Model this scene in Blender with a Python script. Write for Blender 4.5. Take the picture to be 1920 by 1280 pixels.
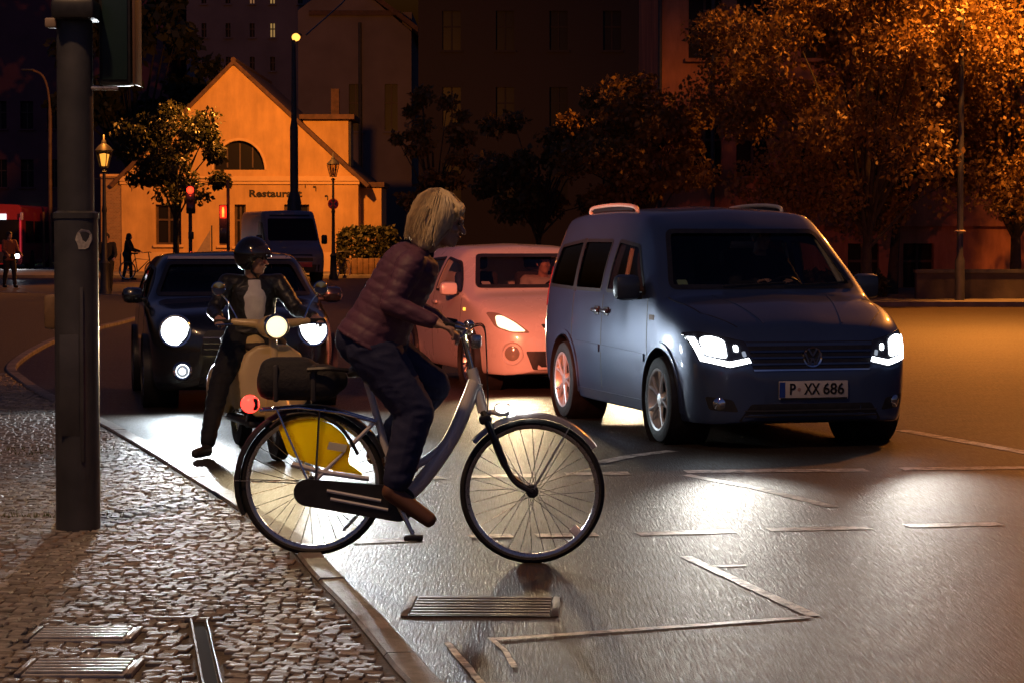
import bpy, bmesh, math, random
import numpy as np
from mathutils import Vector, Matrix, Quaternion
from mathutils.bvhtree import BVHTree
from mathutils.noise import noise as mnoise

for o in list(bpy.data.objects):
    bpy.data.objects.remove(o, do_unlink=True)
SC = bpy.context.scene
COL = SC.collection
rnd = random.Random(7)
R = math.radians

# ------------------------------------------------------------------ camera, world, exposure
CAM_H, FPX, HOR = 1.57, 4533.0, 443.0          # camera height, focal length in photo pixels, horizon row
PITCH = math.atan((640 - HOR) / FPX)
cam_d = bpy.data.cameras.new('camera')
cam_d.sensor_fit = 'HORIZONTAL'; cam_d.sensor_width = 36.0; cam_d.lens = 36.0 * FPX / 1920.0
cam_d.clip_start = 0.1; cam_d.clip_end = 1500
cam = bpy.data.objects.new('camera', cam_d); COL.objects.link(cam)
cam.location = (0, 0, CAM_H); cam.rotation_euler = (math.pi / 2 - PITCH, 0, 0)
SC.camera = cam

world = bpy.data.worlds.new('World'); SC.world = world; world.use_nodes = True
wn = world.node_tree; wn.nodes.clear()
sky = wn.nodes.new('ShaderNodeTexSky'); sky.sky_type = 'NISHITA'; sky.sun_disc = False
sky.sun_elevation = R(-2.0); sky.sun_rotation = R(180)
bg = wn.nodes.new('ShaderNodeBackground'); bg.inputs['Strength'].default_value = 0.15
wo = wn.nodes.new('ShaderNodeOutputWorld')
tint = wn.nodes.new('ShaderNodeMix'); tint.data_type = 'RGBA'; tint.blend_type = 'MULTIPLY'; tint.inputs[0].default_value = 1.0
tint.inputs[7].default_value = (0.42, 0.50, 1.15, 1)          # deep blue of the late dusk, the same all round
wn.links.new(sky.outputs[0], tint.inputs[6]); wn.links.new(tint.outputs[2], bg.inputs[0]); wn.links.new(bg.outputs[0], wo.inputs[0])

SC.view_settings.view_transform = 'Standard'; SC.view_settings.look = 'None'
SC.view_settings.exposure = 1.0; SC.view_settings.gamma = 1.0
SC.render.engine = 'CYCLES'
SC.cycles.use_denoising = True
SC.cycles.denoiser = 'OPENIMAGEDENOISE'
SC.cycles.max_bounces = 5; SC.cycles.diffuse_bounces = 2; SC.cycles.glossy_bounces = 3
SC.cycles.transparent_max_bounces = 12; SC.cycles.transmission_bounces = 4
SC.cycles.caustics_reflective = False; SC.cycles.caustics_refractive = False
SC.cycles.sample_clamp_indirect = 4.0

SODIUM = (1.0, 0.31, 0.04)

# ------------------------------------------------------------------ pixel helpers (a pixel gives a direction only)
CP, SP = math.cos(PITCH), math.sin(PITCH)
def ray(px, py):
    u, v = (px - 960) / FPX, (640 - py) / FPX
    return Vector((u, CP + v * SP, -SP + v * CP))
def G(px, py, z=0.0):
    d = ray(px, py); t = (z - CAM_H) / d.z
    return Vector((d.x * t, d.y * t, z))
def P(px, py, Y):
    d = ray(px, py); t = Y / d.y
    return Vector((d.x * t, Y, CAM_H + d.z * t))
def X(px, Y): return P(px, HOR, Y).x
def Z(py, Y): return P(960, py, Y).z
def topx(p):
    q = Vector(p) - Vector((0, 0, CAM_H))
    f = q.y * CP - q.z * SP
    return 960 + FPX * q.x / f, 640 - FPX * (q.y * SP + q.z * CP) / f

# ------------------------------------------------------------------ materials
MATS = {}
def mat(name, col, rough=0.6, metal=0.0, spec=0.5, coat=0.0, var=0.0, vscale=8.0, bump=0.0, bscale=60.0, emit=None, es=0.0, sheen=0.0):
    if name in MATS: return MATS[name]
    m = bpy.data.materials.new(name); m.use_nodes = True
    nt = m.node_tree; b = nt.nodes['Principled BSDF']
    b.inputs['Base Color'].default_value = (*col, 1); b.inputs['Roughness'].default_value = rough
    b.inputs['Metallic'].default_value = metal; b.inputs['Specular IOR Level'].default_value = spec
    b.inputs['Coat Weight'].default_value = coat; b.inputs['Coat Roughness'].default_value = 0.06
    if sheen: b.inputs['Sheen Weight'].default_value = sheen
    tc = None
    if var or bump:
        tc = nt.nodes.new('ShaderNodeTexCoord')
    if var:
        n = nt.nodes.new('ShaderNodeTexNoise'); n.inputs['Scale'].default_value = vscale; n.inputs['Detail'].default_value = 6
        nt.links.new(tc.outputs['Object'], n.inputs['Vector'])
        r = nt.nodes.new('ShaderNodeValToRGB')
        r.color_ramp.elements[0].position = 0.3; r.color_ramp.elements[1].position = 0.7
        r.color_ramp.elements[0].color = (*[max(0, c * (1 - var)) for c in col], 1)
        r.color_ramp.elements[1].color = (*[min(1, c * (1 + var)) for c in col], 1)
        nt.links.new(n.outputs['Fac'], r.inputs['Fac']); nt.links.new(r.outputs[0], b.inputs['Base Color'])
        rr = nt.nodes.new('ShaderNodeMapRange'); rr.inputs['To Min'].default_value = max(0.02, rough * 0.85); rr.inputs['To Max'].default_value = min(1, rough * 1.15)
        nt.links.new(n.outputs['Fac'], rr.inputs['Value']); nt.links.new(rr.outputs[0], b.inputs['Roughness'])
    if bump:
        n2 = nt.nodes.new('ShaderNodeTexNoise'); n2.inputs['Scale'].default_value = bscale; n2.inputs['Detail'].default_value = 5
        nt.links.new(tc.outputs['Object'], n2.inputs['Vector'])
        bp = nt.nodes.new('ShaderNodeBump'); bp.inputs['Strength'].default_value = bump; bp.inputs['Distance'].default_value = 0.01
        nt.links.new(n2.outputs['Fac'], bp.inputs['Height']); nt.links.new(bp.outputs[0], b.inputs['Normal'])
    if emit:
        b.inputs['Emission Color'].default_value = (*emit, 1); b.inputs['Emission Strength'].default_value = es
    MATS[name] = m
    return m

def glass_mat(name, tint=(0.35, 0.38, 0.4), rough=0.02):
    if name in MATS: return MATS[name]
    m = bpy.data.materials.new(name); m.use_nodes = True
    nt = m.node_tree; nt.nodes.clear()
    t = nt.nodes.new('ShaderNodeBsdfTransparent'); t.inputs[0].default_value = (*tint, 1)
    g = nt.nodes.new('ShaderNodeBsdfGlossy'); g.inputs['Roughness'].default_value = rough
    lw = nt.nodes.new('ShaderNodeLayerWeight'); pw = nt.nodes.new('ShaderNodeMath'); pw.operation = 'POWER'; pw.inputs[1].default_value = 5.0
    lw.inputs['Blend'].default_value = 0.5; nt.links.new(lw.outputs['Facing'], pw.inputs[0])
    fr = nt.nodes.new('ShaderNodeMath'); fr.operation = 'MULTIPLY_ADD'; fr.inputs[1].default_value = .9; fr.inputs[2].default_value = .05; nt.links.new(pw.outputs[0], fr.inputs[0])
    mx = nt.nodes.new('ShaderNodeMixShader'); out = nt.nodes.new('ShaderNodeOutputMaterial')
    nt.links.new(fr.outputs[0], mx.inputs[0]); nt.links.new(t.outputs[0], mx.inputs[1]); nt.links.new(g.outputs[0], mx.inputs[2])
    nt.links.new(mx.outputs[0], out.inputs[0])
    MATS[name] = m
    return m

def asphalt_mat():
    m = bpy.data.materials.new('asphalt'); m.use_nodes = True
    nt = m.node_tree; b = nt.nodes['Principled BSDF']
    tc = nt.nodes.new('ShaderNodeTexCoord')
    def noise(s, d=6, stretch=None, rough=.5):
        n = nt.nodes.new('ShaderNodeTexNoise'); n.inputs['Scale'].default_value = s; n.inputs['Detail'].default_value = d; n.inputs['Roughness'].default_value = rough
        if stretch:
            mp = nt.nodes.new('ShaderNodeMapping'); mp.inputs['Scale'].default_value = stretch; mp.inputs['Rotation'].default_value = (0, 0, R(8))
            nt.links.new(tc.outputs['Object'], mp.inputs['Vector']); nt.links.new(mp.outputs[0], n.inputs['Vector'])
        else: nt.links.new(tc.outputs['Object'], n.inputs['Vector'])
        return n
    def math_(op, a, b_=None, c=None):
        q = nt.nodes.new('ShaderNodeMath'); q.operation = op
        for i, x in enumerate((a, b_, c)):
            if x is None: continue
            if isinstance(x, (int, float)): q.inputs[i].default_value = x
            else: nt.links.new(x, q.inputs[i])
        return q.outputs[0]
    big, mid = noise(0.3, 4).outputs['Fac'], noise(2.2, 8).outputs['Fac']
    glint_grain = noise(85.0, 3, (1, .055, 1), .7).outputs['Fac']; stone = noise(120.0, 2).outputs['Fac']  # grain stretched to imitate long glints, in the colour too
    h = math_('MULTIPLY_ADD', mid, .35, math_('MULTIPLY', big, .35)); h = math_('MULTIPLY_ADD', math_('SUBTRACT', glint_grain, .5), .9, h); h = math_('MULTIPLY_ADD', math_('SUBTRACT', stone, .5), .4, h)
    r = nt.nodes.new('ShaderNodeValToRGB')
    r.color_ramp.elements[0].position = 0.15; r.color_ramp.elements[0].color = (0.016, 0.013, 0.010, 1)
    r.color_ramp.elements[1].position = 0.62; r.color_ramp.elements[1].color = (0.080, 0.058, 0.037, 1)
    nt.links.new(h, r.inputs['Fac']); nt.links.new(r.outputs[0], b.inputs['Base Color'])
    mr = nt.nodes.new('ShaderNodeMapRange'); mr.inputs['From Min'].default_value = .25; mr.inputs['From Max'].default_value = .75; mr.inputs['To Min'].default_value = 0.35; mr.inputs['To Max'].default_value = 0.64
    nt.links.new(glint_grain, mr.inputs['Value']); nt.links.new(mr.outputs[0], b.inputs['Roughness'])
    b.inputs['Specular IOR Level'].default_value = 0.25
    hh = math_('ADD', glint_grain, math_('MULTIPLY', stone, .6))
    bp = nt.nodes.new('ShaderNodeBump'); bp.inputs['Strength'].default_value = 0.8; bp.inputs['Distance'].default_value = 0.006
    nt.links.new(hh, bp.inputs['Height']); nt.links.new(bp.outputs[0], b.inputs['Normal'])
    MATS['asphalt'] = m
    return m

def brick_mat(name, c1, c2, scale=1.0):
    m = bpy.data.materials.new(name); m.use_nodes = True
    nt = m.node_tree; b = nt.nodes['Principled BSDF']; b.inputs['Roughness'].default_value = 0.85
    tc = nt.nodes.new('ShaderNodeTexCoord'); mp = nt.nodes.new('ShaderNodeMapping')
    mp.inputs['Rotation'].default_value = (R(90), 0, 0)
    br = nt.nodes.new('ShaderNodeTexBrick'); br.inputs['Scale'].default_value = scale
    br.inputs['Color1'].default_value = (*c1, 1); br.inputs['Color2'].default_value = (*c2, 1)
    br.inputs['Mortar'].default_value = (0.3, 0.27, 0.22, 1); br.inputs['Mortar Size'].default_value = 0.02
    nt.links.new(tc.outputs['Object'], mp.inputs['Vector']); nt.links.new(mp.outputs[0], br.inputs['Vector'])
    nt.links.new(br.outputs['Color'], b.inputs['Base Color'])
    bp = nt.nodes.new('ShaderNodeBump'); bp.inputs['Strength'].default_value = 0.5
    nt.links.new(br.outputs['Fac'], bp.inputs['Height']); bp.invert = True
    nt.links.new(bp.outputs[0], b.inputs['Normal'])
    return m

def leaf_mat(name, ca, cb):
    m = bpy.data.materials.new(name); m.use_nodes = True
    nt = m.node_tree; b = nt.nodes['Principled BSDF']; b.inputs['Roughness'].default_value = 0.55
    g = nt.nodes.new('ShaderNodeNewGeometry')
    r = nt.nodes.new('ShaderNodeValToRGB')
    r.color_ramp.elements[0].color = (*ca, 1); r.color_ramp.elements[1].color = (*cb, 1)
    nt.links.new(g.outputs['Random Per Island'], r.inputs['Fac']); nt.links.new(r.outputs[0], b.inputs['Base Color'])
    tr = nt.nodes.new('ShaderNodeBsdfTranslucent'); nt.links.new(r.outputs[0], tr.inputs[0])
    mx = nt.nodes.new('ShaderNodeMixShader'); mx.inputs[0].default_value = 0.3
    nt.links.new(b.outputs[0], mx.inputs[1]); nt.links.new(tr.outputs[0], mx.inputs[2])
    nt.links.new(mx.outputs[0], nt.nodes['Material Output'].inputs[0])
    return m

# ------------------------------------------------------------------ mesh builder
def basis(d):
    d = Vector(d).normalized()
    a = Vector((0, 0, 1)) if abs(d.z) < 0.95 else Vector((1, 0, 0))
    s = d.cross(a).normalized(); u = s.cross(d).normalized()
    return s, u, d

class MB:
    def __init__(self): self.v = []; self.f = []
    def add(self, vs, fs):
        n = len(self.v); self.v.extend([tuple(p) for p in vs]); self.f.extend([tuple(i + n for i in f) for f in fs]); return self
    def box(self, c, s, M=None, bev=0.0):
        c = Vector(c); hx, hy, hz = s[0] / 2, s[1] / 2, s[2] / 2
        if bev <= 0:
            vs = [Vector((x, y, z)) for x in (-hx, hx) for y in (-hy, hy) for z in (-hz, hz)]
            fs = [(0, 1, 3, 2), (4, 6, 7, 5), (0, 4, 5, 1), (2, 3, 7, 6), (0, 2, 6, 4), (1, 5, 7, 3)]
        else:
            bm = bmesh.new(); bmesh.ops.create_cube(bm, size=1.0)
            for v in bm.verts: v.co = Vector((v.co.x * s[0], v.co.y * s[1], v.co.z * s[2]))
            bmesh.ops.bevel(bm, geom=bm.edges[:], offset=bev, segments=2, profile=0.5, affect='EDGES')
            bm.verts.index_update()
            vs = [v.co.copy() for v in bm.verts]; fs = [[v.index for v in f.verts] for f in bm.faces]; bm.free()
        if M is not None: vs = [M @ v for v in vs]
        return self.add([v + c for v in vs], fs)
    def tube(self, pts, r, n=10, cap=True, squash=None):
        pts = [Vector(p) for p in pts]; m = len(pts)
        rr = r if isinstance(r, (list, tuple)) else [r] * m
        s = None; vs = []
        for i, p in enumerate(pts):
            d = (pts[min(i + 1, m - 1)] - pts[max(i - 1, 0)]).normalized()
            if s is None: s, u, _ = basis(d)
            else:
                s = (s - d * s.dot(d))
                s = s.normalized() if s.length > 1e-6 else basis(d)[0]
                u = s.cross(d).normalized()
            for k in range(n):
                a = 2 * math.pi * k / n
                vs.append(p + (s * math.cos(a) + u * math.sin(a)) * rr[i])
        fs = [(i * n + k, i * n + (k + 1) % n, (i + 1) * n + (k + 1) % n, (i + 1) * n + k) for i in range(m - 1) for k in range(n)]
        if cap:
            fs.append(tuple(range(n))); fs.append(tuple((m - 1) * n + k for k in range(n)))
        return self.add(vs, fs)
    def ell(self, c, r, M=None, nu=16, nv=10):
        c = Vector(c); r = (r, r, r) if isinstance(r, (int, float)) else r
        vs = [Vector((0, 0, -r[2]))]; fs = []
        for j in range(1, nv):
            t = math.pi * j / nv - math.pi / 2
            for k in range(nu):
                a = 2 * math.pi * k / nu
                vs.append(Vector((r[0] * math.cos(t) * math.cos(a), r[1] * math.cos(t) * math.sin(a), r[2] * math.sin(t))))
        vs.append(Vector((0, 0, r[2]))); top = len(vs) - 1
        for k in range(nu):
            fs.append((0, 1 + (k + 1) % nu, 1 + k)); fs.append((top, 1 + (nv - 2) * nu + k, 1 + (nv - 2) * nu + (k + 1) % nu))
        for j in range(nv - 2):
            for k in range(nu):
                fs.append((1 + j * nu + k, 1 + j * nu + (k + 1) % nu, 1 + (j + 1) * nu + (k + 1) % nu, 1 + (j + 1) * nu + k))
        if M is not None: vs = [M @ v for v in vs]
        return self.add([v + c for v in vs], fs)
    def cap(self, a, b, ra, rb, n=12):
        a, b = Vector(a), Vector(b); d = b - a; L = d.length
        if L < 1e-5: return self.ell(a, ra, None, n, 8)
        d /= L; pts = []; rr = []
        for t in (90, 65, 40, 15): pts.append(a - d * ra * math.sin(R(t))); rr.append(max(1e-3, ra * math.cos(R(t))))
        for k in range(1, 6): pts.append(a + d * L * k / 6); rr.append(ra + (rb - ra) * k / 6)
        for t in (15, 40, 65, 90): pts.append(b + d * rb * math.sin(R(t))); rr.append(max(1e-3, rb * math.cos(R(t))))
        return self.tube(pts, rr, n)
    def lathe(self, prof, c=(0, 0, 0), axis=(0, 0, 1), n=24, closed=False, a0=0.0, a1=2 * math.pi):
        s, u, d = basis(axis); c = Vector(c); full = abs(a1 - a0 - 2 * math.pi) < 1e-6
        na = n if full else n + 1; m = len(prof); vs = []
        for (r, h) in prof:
            for k in range(na):
                a = a0 + (a1 - a0) * k / n
                vs.append(c + (s * math.cos(a) + u * math.sin(a)) * r + d * h)
        fs = []
        mm = m if closed else m - 1
        for i in range(mm):
            for k in range(n):
                k2 = (k + 1) % na; i2 = (i + 1) % m
                fs.append((i * na + k, i * na + k2, i2 * na + k2, i2 * na + k))
        return self.add(vs, fs)
    def prism(self, poly, ext):
        ext = Vector(ext); n = len(poly); a = [Vector(p) for p in poly]; b = [p + ext for p in a]
        fs = [tuple(range(n)), tuple(range(2 * n - 1, n - 1, -1))] + [(i, n + i, n + (i + 1) % n, (i + 1) % n) for i in range(n)]
        return self.add(a + b, fs)
    def eloft(self, cs, ax, rw, rd, n=18):
        """rings of ellipses along cs, wide along ax"""
        cs = [Vector(c) for c in cs]; m = len(cs); vs = []
        for i, c in enumerate(cs):
            d = (cs[min(i + 1, m - 1)] - cs[max(i - 1, 0)]).normalized()
            a = Vector(ax[i] if isinstance(ax, list) else ax); a = (a - d * a.dot(d)).normalized(); b = d.cross(a)
            for k in range(n):
                t = 2 * math.pi * k / n
                vs.append(c + a * rw[i] * math.cos(t) + b * rd[i] * math.sin(t))
        fs = [(i * n + k, i * n + (k + 1) % n, (i + 1) * n + (k + 1) % n, (i + 1) * n + k) for i in range(m - 1) for k in range(n)]
        fs += [tuple(range(n)), tuple((m - 1) * n + k for k in range(n))]
        return self.add(vs, fs)
    def mesh(self, name='m', smooth=True, ang=38, recalc=True):
        me = bpy.data.meshes.new(name); me.from_pydata(self.v, [], self.f)
        if recalc:
            bm = bmesh.new(); bm.from_mesh(me); bmesh.ops.recalc_face_normals(bm, faces=bm.faces[:]); bm.to_mesh(me); bm.free()
        if smooth: smooth_mesh(me, ang)
        me.update(); return me
    def obj(self, name, m, parent=None, smooth=True, ang=38, recalc=True):
        return link(name, self.mesh(name, smooth, ang, recalc), m, parent)

def smooth_mesh(me, ang=38):
    me.polygons.foreach_set('use_smooth', [True] * len(me.polygons))
    me.set_sharp_from_angle(angle=R(ang))

def link(name, me, m, parent=None):
    o = bpy.data.objects.new(name, me); COL.objects.link(o)
    if m is not None and me is not None:
        me.materials.clear(); me.materials.append(m)
    if parent is not None: o.parent = parent
    return o

def tag(o, label, cat, group=None):
    o['label'] = label; o['category'] = cat
    if group: o['group'] = group
    return o
def thing(name, label, cat, loc=(0, 0, 0), rz=0.0, group=None):
    o = bpy.data.objects.new(name, None); COL.objects.link(o); o.empty_display_size = 0.2
    o.location = loc; o.rotation_euler = (0, 0, rz)
    return tag(o, label, cat, group)
def struct(o): o['kind'] = 'structure'; return o
def stuff(o): o['kind'] = 'stuff'; return o

def remesh(mb, voxel, it=6):
    """closed primitives that overlap -> ONE continuous skin"""
    me = mb.mesh('tmp', smooth=False)
    o = bpy.data.objects.new('tmp', me); COL.objects.link(o)
    r = o.modifiers.new('r', 'REMESH'); r.mode = 'VOXEL'; r.voxel_size = voxel; r.use_smooth_shade = True
    if it:
        s = o.modifiers.new('s', 'SMOOTH'); s.factor = 0.5; s.iterations = it
    dg = bpy.context.evaluated_depsgraph_get(); dg.update()
    out = bpy.data.meshes.new_from_object(o.evaluated_get(dg))
    bpy.data.objects.remove(o, do_unlink=True); bpy.data.meshes.remove(me)
    out.polygons.foreach_set('use_smooth', [True] * len(out.polygons))
    return out

def boolean(me, cutters):
    """cutters: list of MB, subtracted one after another"""
    o = bpy.data.objects.new('tmpb', me); COL.objects.link(o); tmp = []
    for c in cutters:
        cm = c.mesh('cut', smooth=False); co = bpy.data.objects.new('cut', cm); COL.objects.link(co); tmp.append(co)
        b = o.modifiers.new('b', 'BOOLEAN'); b.object = co; b.operation = 'DIFFERENCE'; b.solver = 'EXACT'
    dg = bpy.context.evaluated_depsgraph_get(); dg.update()
    out = bpy.data.meshes.new_from_object(o.evaluated_get(dg))
    for t in tmp + [o]: bpy.data.objects.remove(t, do_unlink=True)
    out.materials.clear()
    return out

def text_mesh(body, size, depth, bold=0.0, width=None):
    c = bpy.data.curves.new('t', 'FONT'); c.body = body; c.size = size; c.extrude = depth; c.offset = bold; c.resolution_u = 3
    c.align_x = 'CENTER'; c.align_y = 'CENTER'
    o = bpy.data.objects.new('t', c); COL.objects.link(o)
    dg = bpy.context.evaluated_depsgraph_get(); dg.update()
    me = bpy.data.meshes.new_from_object(o.evaluated_get(dg)); bpy.data.objects.remove(o, do_unlink=True)
    if width:
        xs = [v.co.x for v in me.vertices]; w = max(xs) - min(xs); mx = (max(xs) + min(xs)) / 2
        for v in me.vertices: v.co.x = (v.co.x - mx) * width / w
    return me
def xform(me, M):
    me.transform(M); me.update(); return me

def spot(name, loc, direction, power, col, size=100, blend=0.8, rad=0.05, parent=None):
    l = bpy.data.lights.new(name, 'SPOT'); l.energy = power; l.color = col; l.spot_size = R(size); l.spot_blend = blend; l.shadow_soft_size = rad
    o = bpy.data.objects.new(name, l); COL.objects.link(o)
    o.location = loc; o.rotation_euler = Vector(direction).to_track_quat('-Z', 'Y').to_euler()
    if parent is not None: o.parent = parent
    return o
def point(name, loc, power, col, rad=0.1, parent=None):
    l = bpy.data.lights.new(name, 'POINT'); l.energy = power; l.color = col; l.shadow_soft_size = rad
    o = bpy.data.objects.new(name, l); COL.objects.link(o); o.location = loc
    if parent is not None: o.parent = parent
    return o

# light powers, all in one place
LP = dict(mini=760, minispill=60, minifog=12, white=150, caddy=125, scooter=60, bike=4, mast=5400, right=7800, right2=2600, near=640, lantern=150, red=3800, bus=75)

# ------------------------------------------------------------------ common materials
asphalt = asphalt_mat()
M_stone = mat('granite_sett', (0.23, 0.21, 0.185), 0.60, var=0.45, vscale=14, bump=0.5, bscale=160)
M_stone2 = mat('granite_sett_dark', (0.17, 0.153, 0.13), 0.64, var=0.4, vscale=14, bump=0.5, bscale=160)
M_stone3 = mat('granite_sett_pale', (0.29, 0.27, 0.24), 0.56, var=0.35, vscale=14, bump=0.5, bscale=160)
M_mortar = mat('joint_sand', (0.11, 0.098, 0.08), 0.95, var=0.5, vscale=30, bump=0.6, bscale=200)
M_kerb = mat('granite_kerb', (0.27, 0.25, 0.22), 0.6, var=0.35, vscale=9, bump=0.4, bscale=120)
M_line = mat('road_paint', (0.46, 0.44, 0.40), 0.45, spec=.35, bump=0.25, bscale=110)
def _worn(m, hi, lo):
    nt = m.node_tree; b = nt.nodes['Principled BSDF']; tc = nt.nodes.new('ShaderNodeTexCoord')
    n = nt.nodes.new('ShaderNodeTexNoise'); n.inputs['Scale'].default_value = 9; n.inputs['Detail'].default_value = 10; n.inputs['Roughness'].default_value = .75
    r = nt.nodes.new('ShaderNodeValToRGB'); r.color_ramp.elements[0].position = .40; r.color_ramp.elements[1].position = .58
    r.color_ramp.elements[0].color = (*lo, 1); r.color_ramp.elements[1].color = (*hi, 1)
    nt.links.new(tc.outputs['Object'], n.inputs['Vector']); nt.links.new(n.outputs['Fac'], r.inputs['Fac']); nt.links.new(r.outputs[0], b.inputs['Base Color'])
_worn(M_line, (.78, .75, .67), (.10, .088, .07))
M_black = mat('black_plastic', (0.02, 0.02, 0.022), 0.45, var=0.3, vscale=20)
M_rubber = mat('rubber', (0.018, 0.018, 0.018), 0.7, var=0.3, vscale=30, bump=0.3, bscale=90)
M_steel = mat('brushed_steel', (0.55, 0.55, 0.54), 0.28, metal=1.0, var=0.15, vscale=40)
M_chrome = mat('chrome', (0.8, 0.8, 0.8), 0.08, metal=1.0)
M_dkmetal = mat('dark_painted_metal', (0.045, 0.045, 0.048), 0.5, var=0.3, vscale=6, bump=0.15, bscale=80)
M_iron = mat('cast_iron', (0.09, 0.08, 0.07), 0.5, metal=0.6, var=0.4, vscale=25, bump=0.3, bscale=120)
M_plaster = mat('ochre_plaster', (0.60, 0.38, 0.16), 0.9, var=0.12, vscale=1.3, bump=0.25, bscale=25)
M_trim = mat('pale_plaster_trim', (0.66, 0.44, 0.22), 0.85, var=0.1, vscale=2, bump=0.2, bscale=25)
M_roof = mat('roof_tiles', (0.10, 0.055, 0.04), 0.8, var=0.4, vscale=5, bump=0.5, bscale=12)
M_darkwall = mat('grey_render', (0.16, 0.13, 0.14), 0.9, var=0.2, vscale=0.6, bump=0.2, bscale=12)
M_redwall = mat('red_render', (0.50, 0.20, 0.10), 0.9, var=0.25, vscale=0.5, bump=0.25, bscale=10)
M_winglass = mat('dark_window_glass', (0.012, 0.011, 0.014), 0.35, spec=0.12)
M_wood = mat('brown_wood', (0.13, 0.075, 0.04), 0.7, var=0.35, vscale=6, bump=0.3, bscale=40)
M_bark = mat('bark', (0.045, 0.036, 0.028), 0.9, var=0.4, vscale=9, bump=0.8, bscale=30)
def _stain(m, s1, s2, amt):
    nt = m.node_tree; b = nt.nodes['Principled BSDF']; old = b.inputs['Base Color'].links[0].from_socket
    tc = nt.nodes.new('ShaderNodeTexCoord'); mp = nt.nodes.new('ShaderNodeMapping'); mp.inputs['Scale'].default_value = s1
    n = nt.nodes.new('ShaderNodeTexNoise'); n.inputs['Scale'].default_value = s2; n.inputs['Detail'].default_value = 8; n.inputs['Roughness'].default_value = .7
    r = nt.nodes.new('ShaderNodeValToRGB'); r.color_ramp.elements[0].position = .36; r.color_ramp.elements[1].position = .6
    r.color_ramp.elements[0].color = (1 - amt, 1 - amt * 1.05, 1 - amt * 1.1, 1); r.color_ramp.elements[1].color = (1, 1, 1, 1)
    mx = nt.nodes.new('ShaderNodeMix'); mx.data_type = 'RGBA'; mx.blend_type = 'MULTIPLY'; mx.inputs[0].default_value = 1
    nt.links.new(tc.outputs['Object'], mp.inputs['Vector']); nt.links.new(mp.outputs[0], n.inputs['Vector']); nt.links.new(n.outputs['Fac'], r.inputs['Fac'])
    nt.links.new(old, mx.inputs[6]); nt.links.new(r.outputs[0], mx.inputs[7]); nt.links.new(mx.outputs[2], b.inputs['Base Color'])
_stain(M_plaster, (1.2, 1, .28), 1.6, .2)
_stain(M_kerb, (1, 1, 1), 5.0, .45)
_stain(M_redwall, (1.2, 1, .3), 1.2, .4)
M_skin = mat('skin', (0.52, 0.30, 0.21), 0.5, var=0.1, vscale=12)
# ================================================================== GROUND
PAV = 0.05
road = struct(MB().add([(-300, -60, 0), (300, -60, 0), (300, 500, 0), (-300, 500, 0)], [(0, 1, 2, 3)]).obj('road', asphalt, smooth=False))

def catmull(pts, per=8):
    out = []; n = len(pts)
    for i in range(n - 1):
        p0, p1, p2, p3 = pts[max(i - 1, 0)], pts[i], pts[i + 1], pts[min(i + 2, n - 1)]
        for k in range(per):
            t = k / per
            out.append(0.5 * ((2 * p1) + (p2 - p0) * t + (2 * p0 - 5 * p1 + 4 * p2 - p3) * t * t + (3 * p1 - p0 - 3 * p2 + p3) * t ** 3))
    out.append(pts[-1]); return out

kp = [Vector((0.75, 3.5, PAV)), Vector((0.28, 6.2, PAV))] + [G(px, py, PAV) for px, py in
      [(841, 1280), (769, 1205), (700, 1130), (637, 1071), (577, 1010), (455, 930), (378, 885), (284, 830), (189, 779), (108, 741), (54, 709), (34, 680), (104, 637), (189, 612), (250, 597)]] + [Vector((-7.6, 56, PAV)), Vector((-9.5, 62, PAV)), Vector((-14, 66, PAV))]
kerb = catmull(kp, 10)
# arc length resample
acc = [0.0]
for a, b in zip(kerb, kerb[1:]): acc.append(acc[-1] + (b - a).length)
def kerb_at(s):
    s = min(max(s, 0), acc[-1])
    for i in range(len(acc) - 1):
        if acc[i + 1] >= s:
            t = (s - acc[i]) / max(1e-6, acc[i + 1] - acc[i]); p = kerb[i].lerp(kerb[i + 1], t)
            d = (kerb[min(i + 2, len(kerb) - 1)] - kerb[max(i - 1, 0)]).normalized()
            return p, Vector((-d.y, d.x, 0))          # left normal = towards the pavement
    return kerb[-1], Vector((-1, 0, 0))
KW = 0.13
inner = [kerb_at(s)[0] + kerb_at(s)[1] * KW for s in np.linspace(0, acc[-1], 160)]
base_poly = [(p.x, p.y) for p in inner] + [(-120, 66), (-120, 3.5)]
mb = MB(); mb.prism([(x, y, 0.004) for x, y in base_poly], (0, 0, PAV - 0.018))
pavement = struct(mb.obj('pavement', M_mortar, smooth=False))

# kerb stones, each a piece of the pavement
s = 0.0; ks = 0; rk = random.Random(3)
while s < acc[-1] - 0.5:
    L = rk.uniform(0.8, 1.05) if s < 22 else 2.0
    n = 4; top = []
    za = PAV + rk.uniform(-0.003, 0.004)
    ring_o, ring_i = [], []
    for k in range(n + 1):
        q = s + 0.006 + (L - 0.012) * k / n; p, nn = kerb_at(q)
        ring_o.append(p); ring_i.append(p + nn * (KW - 0.006))
    b = 0.012; vs = []; fs = []
    for k in range(n + 1):
        o_, i_ = ring_o[k], ring_i[k]; nn = (i_ - o_).normalized()
        prof = [(o_, -0.02), (o_, za - b), (o_ + nn * b, za), (i_ - nn * b, za), (i_, za - b), (i_, -0.02)]
        for p, z in prof: vs.append((p.x, p.y, z))
    for k in range(n):
        for j in range(5): fs.append((k * 6 + j, k * 6 + j + 1, (k + 1) * 6 + j + 1, (k + 1) * 6 + j))
    fs += [tuple(range(6)), tuple(n * 6 + j for j in range(6))]
    MB().add(vs, fs).obj('kerb_stone', M_kerb, pavement)
    s += L; ks += 1

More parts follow.
